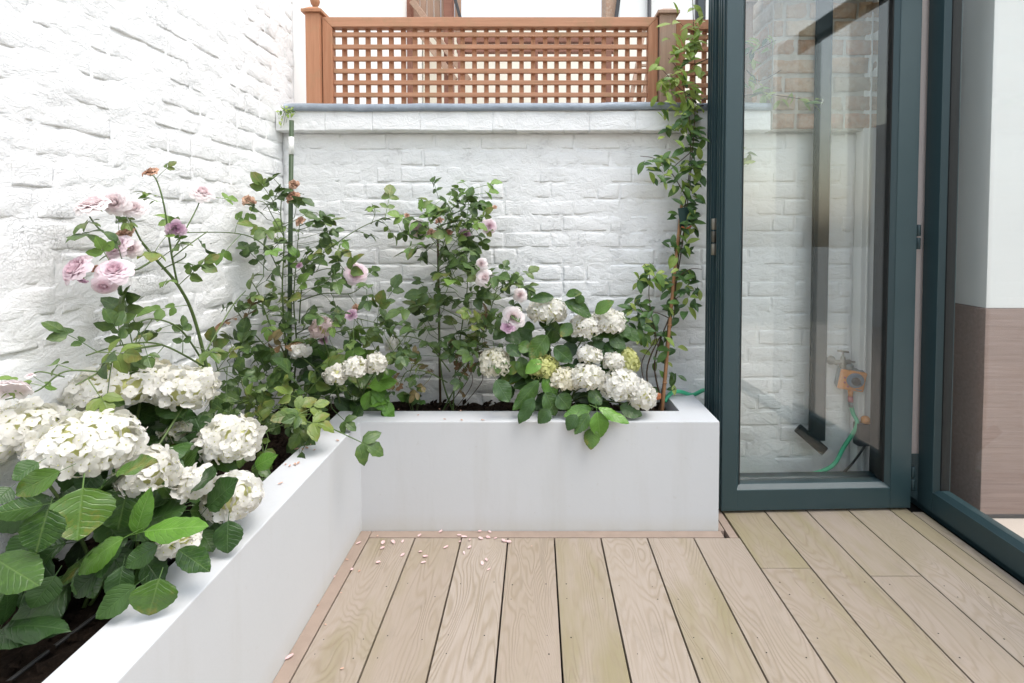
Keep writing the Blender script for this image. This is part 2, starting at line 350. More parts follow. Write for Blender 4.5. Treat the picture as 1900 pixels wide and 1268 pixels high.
# ------------------------------------------------------------------ ground and deck
def struct(o): o['kind'] = 'structure'; return o
struct(link('ground', mesh([(-40,-40,-0.12),(40,-40,-0.12),(40,40,-0.12),(-40,40,-0.12)], [(0,1,2,3)], M_pave, False)))
deck = struct(link('deck', MB().box((-0.80,-1.6,-0.10),(1.70,2.42,-0.028)).mesh(M_dark)))
PITCHB = 0.1811; GAP = 0.0055
bm_cache = {}
def board(x0, x1, y0, y1, mat=M_deck, z=0.0):
    key = (round(x1-x0,4), round(y1-y0,4), mat.name)
    if key not in bm_cache:
        bm_cache[key] = bbox((-(x1-x0)/2, 0, -0.026), ((x1-x0)/2, y1-y0, 0), mat, 0.0022, 2)
    return link('deck_board', bm_cache[key], deck, Matrix.Translation(((x0+x1)/2, y0, z)))
YE = 1.918
for i in range(-0, 12):
    a = -0.651+PITCHB*i; b = a+PITCHB-GAP
    if b < 0.62: segs = [(-1.4, YE)]
    elif i == 7: segs = [(-1.4, YE)]
    elif i == 8: segs = [(-1.4, 1.741), (1.7435, 2.40)]
    elif i == 9: segs = [(-1.4, 2.40)]
    elif i == 10: segs = [(-1.4, 1.70), (1.703, 2.40)]
    elif i == 11: segs = [(-1.4, 2.40)]
    for (s0, s1) in segs: board(a, b, s0, s1)
a = -0.651+PITCHB*12
board(a, a+0.075, -1.4, 2.28); board(a+0.079, a+0.125, -1.4, 2.10)
link('edging_board', bbox((-0.699,-1.4,-0.026),(-0.6555,1.964,0), M_edge, 0.002), deck)
link('edging_board', bbox((-0.653,1.922,-0.026),(0.735,1.964,0), M_edge, 0.002), deck)
link('edging_board', bbox((0.730,1.967,-0.026),(0.752,2.40,0), M_edge, 0.002), deck)
link('edging_board', bbox((0.757,1.922,-0.026),(0.7895,2.40,-0.001), M_edge, 0.002), deck)
mb = MB()
for i in range(0, 12):
    for yy in (1.375, 1.44, 1.60, 1.66):
        for q in (0.03, PITCHB-0.04):
            if random.random() < 0.55:
                x = -0.651+PITCHB*i+q+random.uniform(-.006,.006); y = yy+random.uniform(-.012,.012)
                r_ = random.uniform(0.0016, 0.0026)
                mb.add([(x+r_*math.cos(t*math.pi/3), y+r_*math.sin(t*math.pi/3), 0.0006) for t in range(6)], [tuple(range(6))])
o = link('screw_hole', mb.mesh(M_dark), deck); o['kind'] = 'stuff'

# ------------------------------------------------------------------ planter and soil
YF = 1.966; YI = 2.088; LZ = 0.44; XO = -0.700; XI = -0.826; XR = 0.728; XRI = 0.602
WY = 2.40; WX = -1.21
out = [(WX+0.004,-1.2),(XO,-1.2),(XO,YF),(XR,YF),(XR,WY-0.002),(XRI,WY-0.002),(XRI,YI),(XI,YI),(XI,-1.08),(WX+0.004,-1.08)]
mb = MB(); n = len(out)
mb.add([(x,y,-0.026) for x,y in out]+[(x,y,LZ) for x,y in out],
       [tuple(range(n))[::-1], tuple(range(n,2*n))]+[(i,(i+1)%n,(i+1)%n+n,i+n) for i in range(n)])
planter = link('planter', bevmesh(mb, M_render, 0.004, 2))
tag(planter, 'white rendered L-shaped planter wall around the flower bed', 'planter')
def soil_patch(x0, x1, y0, y1, st=0.02):
    nx = int((x1-x0)/st)+1; ny = int((y1-y0)/st)+1; vs = []; fs = []
    for j in range(ny+1):
        for i in range(nx+1):
            x = x0+(x1-x0)*i/nx; y = y0+(y1-y0)*j/ny
            vs.append((x, y, 0.365+0.022*fbm(Vector((x*9,y*9,0)))+0.008*noise.noise(Vector((x*45,y*45,3)))))
    for j in range(ny):
        for i in range(nx): q = j*(nx+1)+i; fs.append((q,q+1,q+nx+2,q+nx+1))
    return vs, fs
mb = MB(); mb.add(*soil_patch(WX, XI+0.003, -1.08, WY)); mb.add(*soil_patch(XI, XRI+0.003, YI-0.003, WY))
soil = struct(link('soil', mb.mesh(M_soil, True)))
# clods and bark on the soil: uncountable
mb = MB()
for i in range(1500):
    if random.random() < 0.55: x = random.uniform(WX+.02, XI-.01); y = random.uniform(0.5, WY-.02)
    else: x = random.uniform(XI, XRI-.01); y = random.uniform(YI+.01, WY-.02)
    s = random.uniform(0.003, 0.012); M = frame((x,y,0.368+random.uniform(-.006,.018)), rv(), rv(), (s, s*1.6, s*.7))
    mb.add([(1,0,0),(-1,0,0),(0,1,0),(0,-1,0),(0,0,1),(0,0,-1)], [(0,2,4),(2,1,4),(1,3,4),(3,0,4),(2,0,5),(1,2,5),(3,1,5),(0,3,5)], M)
o = link('mulch', mb.mesh(M_soil)); o['kind'] = 'stuff'; o['label'] = 'dark crumbs of bark and earth on the soil'; o['category'] = 'mulch'

# ------------------------------------------------------------------ brick walls
def brick_mesh(L, Hh, D, amp, mat, seed, nx=10, ny=5):
    """front face towards -Y, soft worn edges"""
    vs = []; fs = []
    def cuts(n_, ln): 
        e = min(0.007/ln, .2); return [0, e]+[e+(1-2*e)*q/(n_-2) for q in range(1, n_-2)]+[1-e, 1]
    cu = cuts(nx, L); cv = cuts(ny, Hh)
    for j in range(ny+1):
        for i in range(nx+1):
            u = cu[i]; v_ = cv[j]; rimv = i in (0, nx) or j in (0, ny); near = i in (1, nx-1) or j in (1, ny-1)
            x = (u-.5)*L; z = (v_-.5)*Hh
            wear = noise.noise(Vector((x*14, z*14, seed*1.7)))+.4
            y = -amp*1.3*fbm(Vector((x*11+seed*7.1, z*17, seed*3.3)), 4) - amp*.5*noise.noise(Vector((x*60, z*60, seed)))
            if rimv: y += amp*(0.3+1.5*max(0, wear))
            elif near: y += amp*0.7*max(0, wear)
            if rimv or near:
                x += 0.004*noise.noise(Vector((seed, z*25, i))); z += 0.0035*noise.noise(Vector((x*22, seed*2, j)))
            vs.append((x, y, z))
    for j in range(ny):
        for i in range(nx): q = j*(nx+1)+i; fs.append((q,q+1,q+nx+2,q+nx+1))
    rim = [i for i in range(nx+1)]+[j*(nx+1)+nx for j in range(1,ny+1)]+[ny*(nx+1)+i for i in range(nx-1,-1,-1)]+[j*(nx+1) for j in range(ny-1,0,-1)]
    b0 = len(vs)
    for q in rim: vs.append((vs[q][0], D, vs[q][2]))
    m = len(rim)
    for i in range(m): fs.append((rim[(i+1)%m], rim[i], b0+i, b0+(i+1)%m))
    return mesh(vs, fs, mat)
_bc = {}
def get_brick(L, Hh, amp, mat, nv=14):
    kx = (round(L/0.006), mat.name, random.randrange(nv))
    if kx not in _bc: _bc[kx] = brick_mesh(L, Hh, 0.03, amp, mat, len(_bc)+1)
    return _bc[kx]
def lay(parent, x0, x1, z0, z1, course, amp, mat, to_world, skip=None, full=0.222, proud=0.006, gap=0.009):
    ci = 0; z = z0
    while z + course*0.5 < z1:
        hz = min(course, z1-z)
        x = x0 - random.choice((0.0, 0.11, 0.056, 0.17)); 
        while x < x1-0.02:
            L = full if random.random() < 0.74 else full*0.5
            a = max(x, x0); b = min(x+L, x1)
            if b-a > 0.035 and not (skip and skip((a+b)/2, z+hz/2)):
                Lq = round((b-a-gap)/0.006)*0.006
                me = get_brick(Lq, course-gap, amp, mat)
                cx = (a+b)/2; cz = z+course/2+random.uniform(-.002,.002)
                off = -proud*random.uniform(-0.15, 1.1)
                M = to_world @ Matrix.Translation((cx, off, cz)) @ Matrix.Rotation(random.uniform(-.012,.012), 4, 'Y') @ Matrix.Rotation(random.uniform(-.012,.012), 4, 'Z') 
                link('brick', me, parent, M)
            x += L
        z += course; ci += 1
def core(x0, x1, z0, z1, D, amp, st=0.02, back=True):
    nx = int((x1-x0)/st); nz = int((z1-z0)/st); vs = []; fs = []
    for j in range(nz+1):
        for i in range(nx+1):
            x = x0+(x1-x0)*i/nx; z = z0+(z1-z0)*j/nz
            vs.append((x, 0.0012-amp*(1.2*fbm(Vector((x*6,z*9,1.7)),4)+0.5*noise.noise(Vector((x*30,z*40,5)))), z))
    for j in range(nz):
        for i in range(nx): q = j*(nx+1)+i; fs.append((q,q+1,q+nx+2,q+nx+1))
    rim = [i for i in range(nx+1)]+[j*(nx+1)+nx for j in range(1,nz+1)]+[nz*(nx+1)+i for i in range(nx-1,-1,-1)]+[j*(nx+1) for j in range(nz-1,0,-1)]
    b0 = len(vs); m = len(rim)
    for q in rim: vs.append((vs[q][0], D, vs[q][2]))
    for i in range(m): fs.append((rim[(i+1)%m], rim[i], b0+i, b0+(i+1)%m))
    fs.append(tuple(b0+i for i in range(m)))
    return vs, fs
# left wall: local x runs along +Y world (so that local -Y faces +X world)
TL = Matrix.Translation((WX,0,0)) @ Matrix.Rotation(R(90), 4, 'Z')
v_, f_ = core(0.30, 2.535, -0.02, 2.72, 0.22, 0.0056)
wl = link('painted_brick_wall', mesh([TL @ Vector(q) for q in v_], f_, M_wallL))
tag(wl, 'rough lumpy white painted brick wall running behind the pink roses', 'wall')
lay(wl, 0.55, 2.53, 0.355, 2.50, 0.0785, 0.0034, M_wallL, TL, proud=0.0006)
# back wall
TB = Matrix.Translation((0,WY,0))
LB = 1.662
v_, f_ = core(WX+0.003, 1.52, -0.02, LB, 0.20, 0.0042)
wb = link('painted_brick_wall', mesh([TB @ Vector(q) for q in v_], f_, M_wallB))
tag(wb, 'white painted brick garden wall below the cedar trellis', 'wall')
lay(wb, WX+0.004, 1.515, 0.02, LB, 0.0782, 0.0026, M_wallB, TB, skip=lambda x, z: z < 0.33 and x < 0.62, proud=0.0014)
# projecting painted ledge course, cracked joints, lead on top
LT = 1.758
ledge_y = 2.338; ex = 1.085; x = WX+0.006
while x < ex-0.01:
    L = random.choice((0.112, 0.222, 0.222)); b = min(x+L, ex)
    if ex-b < 0.04: b = ex
    me = brick_mesh(b-x-random.choice((0.0004,0.003,0.0004)), LT-LB-0.003, 0.14, 0.0012, M_wallB, x*10, 10, 5)
    link('ledge_brick', me, wb, Matrix.Translation(((x+b)/2, ledge_y+random.uniform(-.001,.002), (LB+LT)/2+random.uniform(-.001,.001))))
    x = b
link('ledge_mortar', MB().box((WX+0.004, 2.3395, LB+0.003),(ex-0.003, 2.436, LT-0.004)).mesh(M_wallB), wb)
pts = [(-1.16,0.004),(-0.8,0.002),(-0.55,-0.002),(-0.3,0.004),(0.0,0.009),(0.3,0.006),(0.62,0.002),(1.085,0.0)]
mb = MB(); nx = 60
prof = [(2.438,0.024),(2.40,0.026),(2.334,0.022),(2.3265,0.014),(2.3265,-0.012),(2.331,-0.014),(2.335,-0.001),(2.438,-0.001)]
vs = []; fs = []
for i in range(nx+1):
    xx = -1.165+(1.083+1.165)*i/nx; wv = 0.006*fbm(Vector((xx*3.2, 2, 0)), 3)+0.003*math.sin(xx*2.4)
    for (y, z) in prof: vs.append((xx, y+0.003*noise.noise(Vector((xx*9,y,1))), LT+0.008+z+(wv if y < 2.5 else 0)))
m = len(prof)
for i in range(nx):
    for j in range(m): fs.append((i*m+j, i*m+(j+1)%m, (i+1)*m+(j+1)%m, (i+1)*m+j))
fs += [tuple(range(m)), tuple(range(nx*m, nx*m+m))[::-1]]
link('lead_flashing', mesh(vs, fs, M_lead), wb)
# bare stock-brick pier above the painted wall, beyond the folded door
pier = link('brick_pier', MB().box((1.097, 2.350, LB+0.004),(1.74, 2.98, 3.25)).mesh(M_mortar))
tag(pier, 'unpainted yellow and red stock brick pier rising above the white wall', 'brick pier')
lay(pier, 1.09, 1.74, LB+0.004, 3.2, 0.0845, 0.007, M_brick, Matrix.Translation((0,2.343,0)), full=0.225, proud=0.008, gap=0.017)
TS = Matrix.Translation((1.092,0,0)) @ Matrix.Rotation(R(-90), 4, 'Z')
lay(pier, -2.96, -2.35, LB+0.004, 3.2, 0.0845, 0.007, M_brick, TS, full=0.225, proud=0.008, gap=0.017)
# white boxed column against the wall
colm = link('boxed_column', bbox((1.522, 2.345, -0.02),(1.672, 2.54, 3.2), M_house, 0.004))
tag(colm, 'narrow white boxed column at the end of the garden wall', 'column')
link('trim_strip', bbox((1.545, 2.337, -0.018),(1.551, 2.3445, 3.1), M_house, 0.001), colm)

# ------------------------------------------------------------------ trellis, posts
TY = 2.475
def trellis(label, x0, x1, z0, z1, group):
    t = thing('lattice_trellis', label, 'trellis', ((x0+x1)/2, TY, z0), group)
    fw = 0.046
    def bar(name, pts2d, y0, y1, mat):
        n = len(pts2d); vs = [(x,y0,z) for x,z in pts2d]+[(x,y1,z) for x,z in pts2d]
        fs = [tuple(range(n)), tuple(range(n,2*n))[::-1]]+[(i,i+n,(i+1)%n+n,(i+1)%n) for i in range(n)]
        return link(name, bevmesh(MB().add(vs, fs), mat, 0.002, 1), t)
    bar('frame_rail', [(x0,z1),(x1,z1),(x1-fw,z1-fw),(x0+fw,z1-fw)], TY-0.028, TY+0.022, M_cedarX)
    bar('frame_rail', [(x0,z0),(x0+fw,z0+fw),(x1-fw,z0+fw),(x1,z0)], TY-0.028, TY+0.022, M_cedarX)
    bar('frame_stile', [(x0,z0),(x0,z1),(x0+fw,z1-fw),(x0+fw,z0+fw)], TY-0.0275, TY+0.0215, M_cedar)
    bar('frame_stile', [(x1,z0),(x1-fw,z0+fw),(x1-fw,z1-fw),(x1,z1)], TY-0.0275, TY+0.0215, M_cedar)
    st = 0.0578; zz = z1-fw-0.032
    while zz > z0+fw:
        link('slat', bbox((-(x1-x0)/2+fw, -0.008, -0.0105),((x1-x0)/2-fw, 0.008, 0.0105), M_cedarX, 0.0015, 1), t, Matrix.Translation(((x0+x1)/2, TY-0.006, zz+random.uniform(-.001,.001))))
        zz -= st
    xx = x0+fw+0.046; H2 = (z1-z0)/2-fw
    me = bbox((-0.011,-0.008,-H2),(0.011,0.008,H2), M_cedar, 0.0015, 1)
    while xx < x1-fw-0.01:
        link('slat', me, t, Matrix.Translation((xx+random.uniform(-.0015,.0015), TY+0.0115, (z0+z1)/2)))
        xx += st
ZT0 = LT-0.045
Z1 = P(900, 33, TY-0.02).z
trellis('cedar lattice trellis panel spanning between the two capped posts', P(603,120,TY).x, P(1218,120,TY).x, ZT0, Z1, None)
trellis('narrow cedar lattice panel behind the jasmine, ending at the last post', P(1251,120,TY).x, P(1371,120,TY).x, ZT0, Z1-0.012, None)
def post(xa, xb, zt, mat, label):
    c = (xa+xb)/2; hw = (xb-xa)/2
    t = thing('trellis_post', label, 'post', (c, TY, ZT0), 'posts of the cedar trellis')
    link('shaft', bbox((c-hw, TY-hw-0.012, ZT0+0.001),(c+hw, TY+hw-0.012, zt), mat, 0.003, 2), t)
    mb = MB(); e = hw+0.014; y = TY-0.012
    mb.box((c-e,y-e,zt+0.0005),(c+e,y+e,zt+0.014))
    mb.add([(c-e+.004,y-e+.004,zt+0.0145),(c+e-.004,y-e+.004,zt+0.0145),(c+e-.004,y+e-.004,zt+0.0145),(c-e+.004,y+e-.004,zt+0.0145),(c-.02,y-.02,zt+0.034),(c+.02,y-.02,zt+0.034),(c+.02,y+.02,zt+0.034),(c-.02,y+.02,zt+0.034)],
           [(3,2,1,0),(0,1,5,4),(1,2,6,5),(2,3,7,6),(3,0,4,7),(4,5,6,7)])
    cap = link('cap', mb.mesh(mat), t)
    if mat is not M_cedar: return
    mb = MB(); mb.add(*lathe([(0.012,zt+0.034),(0.012,zt+0.045),(0.018,zt+0.052),(0.023,zt+0.068),(0.018,zt+0.084),(0.0,zt+0.092)], 14), Matrix.Translation((c,y,0)))
    link('finial', mb.mesh(mat, True), cap)
zt = P(590, 23, TY-0.05).z
post(P(575,110,TY).x, P(601,110,TY).x, zt, M_cedar, 'orange-brown cedar trellis post beside the white neighbouring wall')
post(P(1220,110,TY).x, P(1249,110,TY).x, zt-0.008, M_grey, 'weathered trellis post between the two lattice panels')
post(P(1373,110,TY).x, P(1391,110,TY).x, P(1380,12,TY).z, M_grey, 'slim weathered trellis post beside the bare brick pier')

# ------------------------------------------------------------------ neighbours beyond the trellis
nw = link('neighbour_wall', bbox((-1.62, 2.62, -0.1),(-1.262, 6.5, 4.2), M_house, 0.01))
tag(nw, 'smooth white rendered wall beyond the end of the trellis', 'wall')
cw = link('garden_wall', bbox((-1.255, 5.60, -0.1),(4.2, 5.85, 3.50), M_cream, 0.01))
tag(cw, 'cream rendered garden wall seen through the lattice', 'wall')
def proud_bar(p0, p1, wz, wy, mat, parent, name):
    p0 = Vector(p0); p1 = Vector(p1); d = p1-p0; L = d.length
    M = frame((p0+p1)/2, d, Vector((0,-1,0)))
    return link(name, bbox((-wz/2,-L/2,-wy/2),(wz/2,L/2,wy/2), mat, 0.004, 1), parent, M)
nh = thing('neighbour_house', 'white gabled house with dark roof verge beyond the trellis', 'house', P(650,200,8.0)*1.0)
Yh = 8.0
a, b, c_, d_ = P(560,60,Yh), P(752,60,Yh), P(752,34,Yh), P(716,-30,Yh)
e_ = P(560,-30,Yh)
mb = MB(); pl = [(a.x,-0.1),(b.x,-0.1),(c_.x,c_.z),(d_.x,d_.z),(e_.x,e_.z)]
n = len(pl); mb.add([(x,Yh,z) for x,z in pl]+[(x,Yh+2,z) for x,z in pl], [tuple(range(n)), tuple(range(n,2*n))[::-1]]+[(i,i+n,(i+1)%n+n,(i+1)%n) for i in range(n)])
link('wall', mb.mesh(M_house), nh)
proud_bar(P(752,38,Yh-.1), P(716,-34,Yh-.1), 0.13, 0.3, M_slate, nh, 'roof_verge')
# timber screen and stair
sc = thing('timber_screen', 'red-brown timber screen of upright boards above the trellis', 'screen', (P(800,200,5.0).x, 5.0, 0))
Ys = 5.0
for px in (757, 833):
    q0 = P(px,30,Ys); link('post', bbox((q0.x-.045,Ys-.045,-.1),(q0.x+.045,Ys+.045,P(px,-50,Ys).z), M_redwood, 0.004, 1), sc)
x = P(764,0,Ys).x; x1 = P(846,0,Ys).x
zb = P(800,60,Ys).z
i = 0
while x < x1-0.02:
    link('board', bbox((-.032,-.01,0),(.032,.01,1.2), M_grey, 0.003, 1), sc, Matrix.Translation((x+.033, Ys+.06, zb))); x += 0.069
for (p, q) in (((764,2),(800,50)), ((775,55),(845,150)), ((800,55),(870,150))):
    proud_bar(P(*p,Ys-.08), P(*q,Ys-.08), 0.06, 0.03, M_grey, sc, 'brace')
proud_bar(P(843,-6,Ys-.06), P(856,40,Ys-.06), 0.03, 0.03, M_slate, sc, 'edge_strip')
pg = thing('garden_bench_frame', 'dark red timber rails of a frame seen through the lattice', 'timber frame', (P(1000,200,4.6).x, 4.6, 0))
Yp = 4.6
for (y, h) in ((76, .045), (94, .05)):
    p = P(848,y,Yp); q = P(1146,y+2,Yp)
    link('rail', bbox((p.x,Yp-.03,p.z-h/2),(q.x,Yp+.03,p.z+h/2), M_redwood, 0.004, 1), pg)
for px in (856, 992, 1128):
    p = P(px,70,Yp); link('post', bbox((p.x-.03,Yp-.0295,-.1),(p.x+.03,Yp+.0295,p.z+.04), M_redwood, 0.004, 1), pg)
ch = thing('brick_chimney', 'brick chimney stack with sloping dark flashing behind the trellis top', 'chimney', (P(1135,40,7).x, 7, 0))
p = P(1124,50,7); q = P(1144,50,7)
link('stack', bbox((p.x,7.0,-.1),(q.x,7.5,P(1130,-60,7).z), M_brick, 0.01, 1), ch)
proud_bar(P(1143,36,6.95), P(1153,-40,6.95), 0.05, 0.05, M_slate, ch, 'flashing')
rh = thing('rear_house', 'white rendered house with a grey drainpipe and dark sash window', 'house', (P(1230,40,9).x, 9, 0))
p = P(1150,40,9); q = P(1400,40,9)
link('wall', bbox((p.x,9.0,-.1),(q.x,11,P(1200,-60,9).z), M_house, 0.01, 1), rh)
p = P(1205,40,8.93); link('drainpipe', mesh(*tube([Vector((p.x,8.94,0)),Vector((p.x,8.94,P(1205,-60,8.93).z))], .035, n=8), M_slate), rh)
p = P(1293,34,8.9); q = P(1312,-30,8.9)
wn = link('window', bbox((p.x,8.955,p.z),(q.x,8.999,q.z), M_slate, 0.004, 1), rh)
link('pane', bbox((p.x+.03,8.945,p.z+.04),(q.x-.03,8.954,q.z-.04), M_winglass, 0.002, 1), wn)
# ladder-like stair rails right of the panel
ld = thing('ladder', 'pale leaning ladder seen through the right end of the lattice', 'ladder', (P(1190,180,4.2).x, 4.2, 0))
for dx in (0, 22):
    proud_bar(P(1165+dx,215,4.2), P(1197+dx,45,4.45), 0.035, 0.03, M_grey, ld, 'rail')
for kk in range(5):
    y = 190-34*kk; proud_bar(P(1170+6*kk,y,4.2+.05*kk), P(1192+6*kk,y,4.2+.05*kk), 0.025, 0.02, M_grey, ld, 'rung')

# ------------------------------------------------------------------ folding doors
def door_panel(label, A, B, thick, stile_a, stile_b, z0=0.012, z1=2.41, rail=0.088, hinge=None):
    """A, B: plan corners of the panel's visible face; the leaf is 'thick' deep to the left of A->B."""
    A = Vector((*A,0)); B = Vector((*B,0)); d = (B-A); L = d.length; d.normalize()
    nrm = Vector((-d.y, d.x, 0))
    M = Matrix(((d.x, nrm.x, 0, A.x),(d.y, nrm.y, 0, A.y),(0,0,1,0),(0,0,0,1)))
    t = tag(link('folding_door_panel', None, None, M), label, 'door panel', 'leaves of the folding door')
    def part(name, a, b, mat, bev=0.003): return link(name, bbox(a, b, mat, bev, 2), t, M)
    st1 = part('stile', (0,0,z0),(stile_a,thick,z1), M_alu)
    st2 = part('stile', (L-stile_b,0,z0),(L,thick,z1), M_alu)
    part('bottom_rail', (stile_a-.0005,0.0008,z0),(L-stile_b+.0005,thick-.0008,z0+rail), M_alu)
    part('top_rail', (stile_a-.0005,0.0008,z1-rail),(L-stile_b+.0005,thick-.0008,z1), M_alu)
    # glazing bead, sloped, with rubber line
    gi = 0.016; gy = 0.022
    x0, x1_, zb, zt_ = stile_a, L-stile_b, z0+rail, z1-rail
    for side in (0, 1):
        ya = 0.004 if side == 0 else thick-0.004; yb = gy if side == 0 else thick-gy
        for (qa, qb, qc, qd) in (((x0,zb),(x1_,zb),(x1_-gi,zb+gi),(x0+gi,zb+gi)), ((x0,zt_),(x0+gi,zt_-gi),(x1_-gi,zt_-gi),(x1_,zt_)),
                                 ((x0,zb),(x0+gi,zb+gi),(x0+gi,zt_-gi),(x0,zt_)), ((x1_,zb),(x1_,zt_),(x1_-gi,zt_-gi),(x1_-gi,zb+gi))):
            vs = [(qa[0],ya,qa[1]),(qb[0],ya if (qb[0] in (x0,x1_) and qb[1] in (zb,zt_)) else yb,qb[1]),(qc[0],yb if not (qc[0] in (x0,x1_) and qc[1] in (zb,zt_)) else ya,qc[1]),(qd[0],ya if (qd[0] in (x0,x1_) and qd[1] in (zb,zt_)) else yb,qd[1])]
            back = [(v[0], thick/2, v[2]) for v in vs]
            link('bead', mesh(vs+back, [(0,1,2,3),(0,4,5,1),(1,5,6,2),(2,6,7,3),(3,7,4,0)], M_alu, False), t, M)
    link('glass_pane', MB().box((x0+.004, thick/2-.011, zb+.004),(x1_-.004, thick/2-.007, zt_-.004)).mesh(M_glass), t, M)
    part('seal', (x0+.001,0.02,zb+gi-.002),(x0+gi+.004,thick-.02,zt_-gi), M_seal, 0.001)
    part('seal', (x1_-gi-.004,0.02,zb+gi-.002),(x1_-.001,thick-.02,zt_-gi), M_seal, 0.001)
    # grooves on the free edge
    for q in (0.25, 0.55, 0.8):
        part('edge_rib', (-0.006, thick*q-.006, z0+.002),(0.0008, thick*q+.006, z1-.01), M_alu, 0.0015)
    return t, M, L
pA = ((0.783,2.084),(1.603,2.111))
dpa, MA, LA = door_panel('glazed folding door leaf standing square to the planter end', *pA, 0.085, 0.066, 0.090)
dpb, MB2, _ = door_panel('second glazed leaf folded flat behind the first one', (0.781,2.208),(1.600,2.235), 0.085, 0.060, 0.030, rail=0.055)
dpc, MC, LC = door_panel('glazed folding door leaf lying along the house opening', (1.664,2.154),(1.656,1.205), 0.075, 0.082, 0.11)
# hinges
def hinge(x, y, z, parent, mat=M_alu):
    mb = MB()
    for zz in (-0.052, 0.003):
        mb.add(*lathe([(0.009,zz),(0.0105,zz+.002),(0.0105,zz+.047),(0.009,zz+.049)], 12), Matrix.Translation((x,y,z)))
    link('hinge', mb.mesh(mat, True), parent)
hp = P(1703,440,2.135); hinge(hp.x, 2.135, hp.z, dpc)
hp = P(1692,905,2.135); hinge(hp.x, 2.135, 0.13, dpc)
hp = P(1324,428,2.2); hinge(0.772, 2.18, hp.z, dpa, M_brass); hinge(0.772, 2.18, hp.z-.055, dpa, M_brass)
# jamb + pale strip added for daylight in the meeting gap, threshold
fr = thing('door_frame', 'dark metal jamb and threshold of the folding door', 'door frame', (1.70,2.3,0))
link('jamb', bbox((1.690,2.262,-.01),(1.80,2.335,2.5), M_alu, 0.003), fr)
link('threshold', bbox((1.682,0.9,-.02),(1.80,2.26,0.008), M_alu, 0.003), fr)
link('daylight_strip', bbox((1.630,2.172,0.22),(1.712,2.180,2.5), M_daylight, 0.001), fr)

# ------------------------------------------------------------------ house interior
inn = struct(link('interior_floor', bbox((1.803,-2.0,-.06),(4.6,2.09,-0.004), M_floorin, 0.002)))
ip = thing('interior_wall', 'interior wall corner, white above and taupe below, behind the door glass', 'wall', (2.4,2.3,0))
link('lower_panel', bbox((1.858,2.062,-.002),(4.6,2.60,0.875), M_taupe, 0.003), ip)
link('upper_wall', bbox((1.866,2.070,0.8765),(4.6,2.60,2.548), M_inpaint, 0.003), ip)
link('base_strip', bbox((1.863,2.0575,-.003),(4.6,2.0615,0.012), M_slate, 0.0005), ip)  # thin solid dark strip along the wall foot
bw = link('interior_back_wall', bbox((4.6,-2.0,-.05),(4.75,2.6,2.548), M_house, 0.003)); tag(bw, 'plain white far wall of the room inside the house', 'wall')

rw = link('rear_wall', bbox((-1.5,-1.95,-.1),(1.7,-1.70,2.4), M_stock, 0.01)); tag(rw, 'brick wall closing the far end of the court behind the viewer', 'wall')
# dark bar added to imitate a door reflection, with footpiece, standing off the wall
dpx = thing('drainpipe', 'added dark bar imitating a door reflection, with an angled footpiece behind the folded door glass', 'drainpipe', P(1512,825,2.345))  # no real drainpipe: added bar standing in for the door leaf's reflection
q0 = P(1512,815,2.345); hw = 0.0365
link('reflection_upright', bbox((q0.x-hw,2.322,q0.z),(q0.x+hw,2.338,3.1), M_reflbar, 0.003), dpx)
proud_bar(P(1530,838,2.325), P(1480,794,2.325), 0.045, 0.02, M_reflbar, dpx, 'footpiece')

# ------------------------------------------------------------------ tap, timer, hose, outlet
tp = P(1562,672,2.36); tap = thing('garden_tap', 'weathered brass outdoor tap with a T-handle on the white wall', 'tap', tp)
mb = MB(); mb.add(*lathe([(0.022,0),(0.022,.006),(0.012,.008),(0.012,.05)], 14), Matrix.Translation((tp.x-.032,2.398,tp.z)) @ Matrix.Rotation(R(90),4,'X'))
mb.add(*lathe([(0.013,-.028),(0.016,-.022),(0.016,.004),(0.012,.012),(0.010,.026),(0.006,.03),(0.004,.05)], 14), Matrix.Translation((tp.x,2.352,tp.z)))
mb.add(*tube([Vector((tp.x-.034,2.352,tp.z)),Vector((tp.x+.034,2.352,tp.z+.004))], .011, n=10))
link('body', mb.mesh(M_brass, True), tap)
mb = MB(); mb.add(*tube([Vector((tp.x-.026,2.352,tp.z+.056)),Vector((tp.x+.026,2.352,tp.z+.049))], .005, .005, 8))
mb.add(*tube([Vector((tp.x+.028,2.352,tp.z+.004)),Vector((tp.x+.058,2.352,tp.z+.002))], .006, .004, 8))
link('handle', mb.mesh(M_brass, True), tap)
tz = P(1582,707,2.33); tm = thing('watering_timer', 'orange and grey watering timer with a round dial below the tap', 'watering timer', tz)
MT = Matrix.Translation(tz) @ Matrix.Rotation(R(-14),4,'Z') @ Matrix.Rotation(R(6),4,'Y') @ Matrix.Rotation(R(10),4,'X')
link('housing', bbox((-.058,0.012,-.052),(.052,.055,.046), M_plgrey, 0.012, 3), tm, MT)
link('face_plate', bbox((-.056,-.004,-.050),(.054,.0125,.048), M_orange, 0.010, 3), tm, MT)
RX = Matrix.Rotation(R(90),4,'X')
dl = link('dial', mesh(*lathe([(0.036,0),(0.036,.007),(0.033,.009)], 24), M_plblue, False), tm, MT @ Matrix.Translation((.008,-.004,.006)) @ RX)
link('knob', mesh(*lathe([(0.019,0),(0.018,.012),(0.014,.015)], 20), M_black, False), dl, MT @ Matrix.Translation((.008,-.0135,.006)) @ RX)
for (bx_, bz_) in ((-.036,.012),(-.032,-.012),(-.016,-.030)):
    link('button', mesh(*lathe([(0.005,0),(0.004,.004)], 10), M_red, False), tm, MT @ Matrix.Translation((bx_,-.004,bz_)) @ RX)
link('brand_strip', bbox((.018,-.0052,-.042),(.044,-.0041,-.036), M_plgrey, 0.0004, 1), tm, MT)
link('collar', mesh(*lathe([(0.020,-.012),(0.024,-.010),(0.024,.010),(0.018,.014)], 18), M_plgrey), tm, MT @ Matrix.Translation((-.022,.03,.056)))
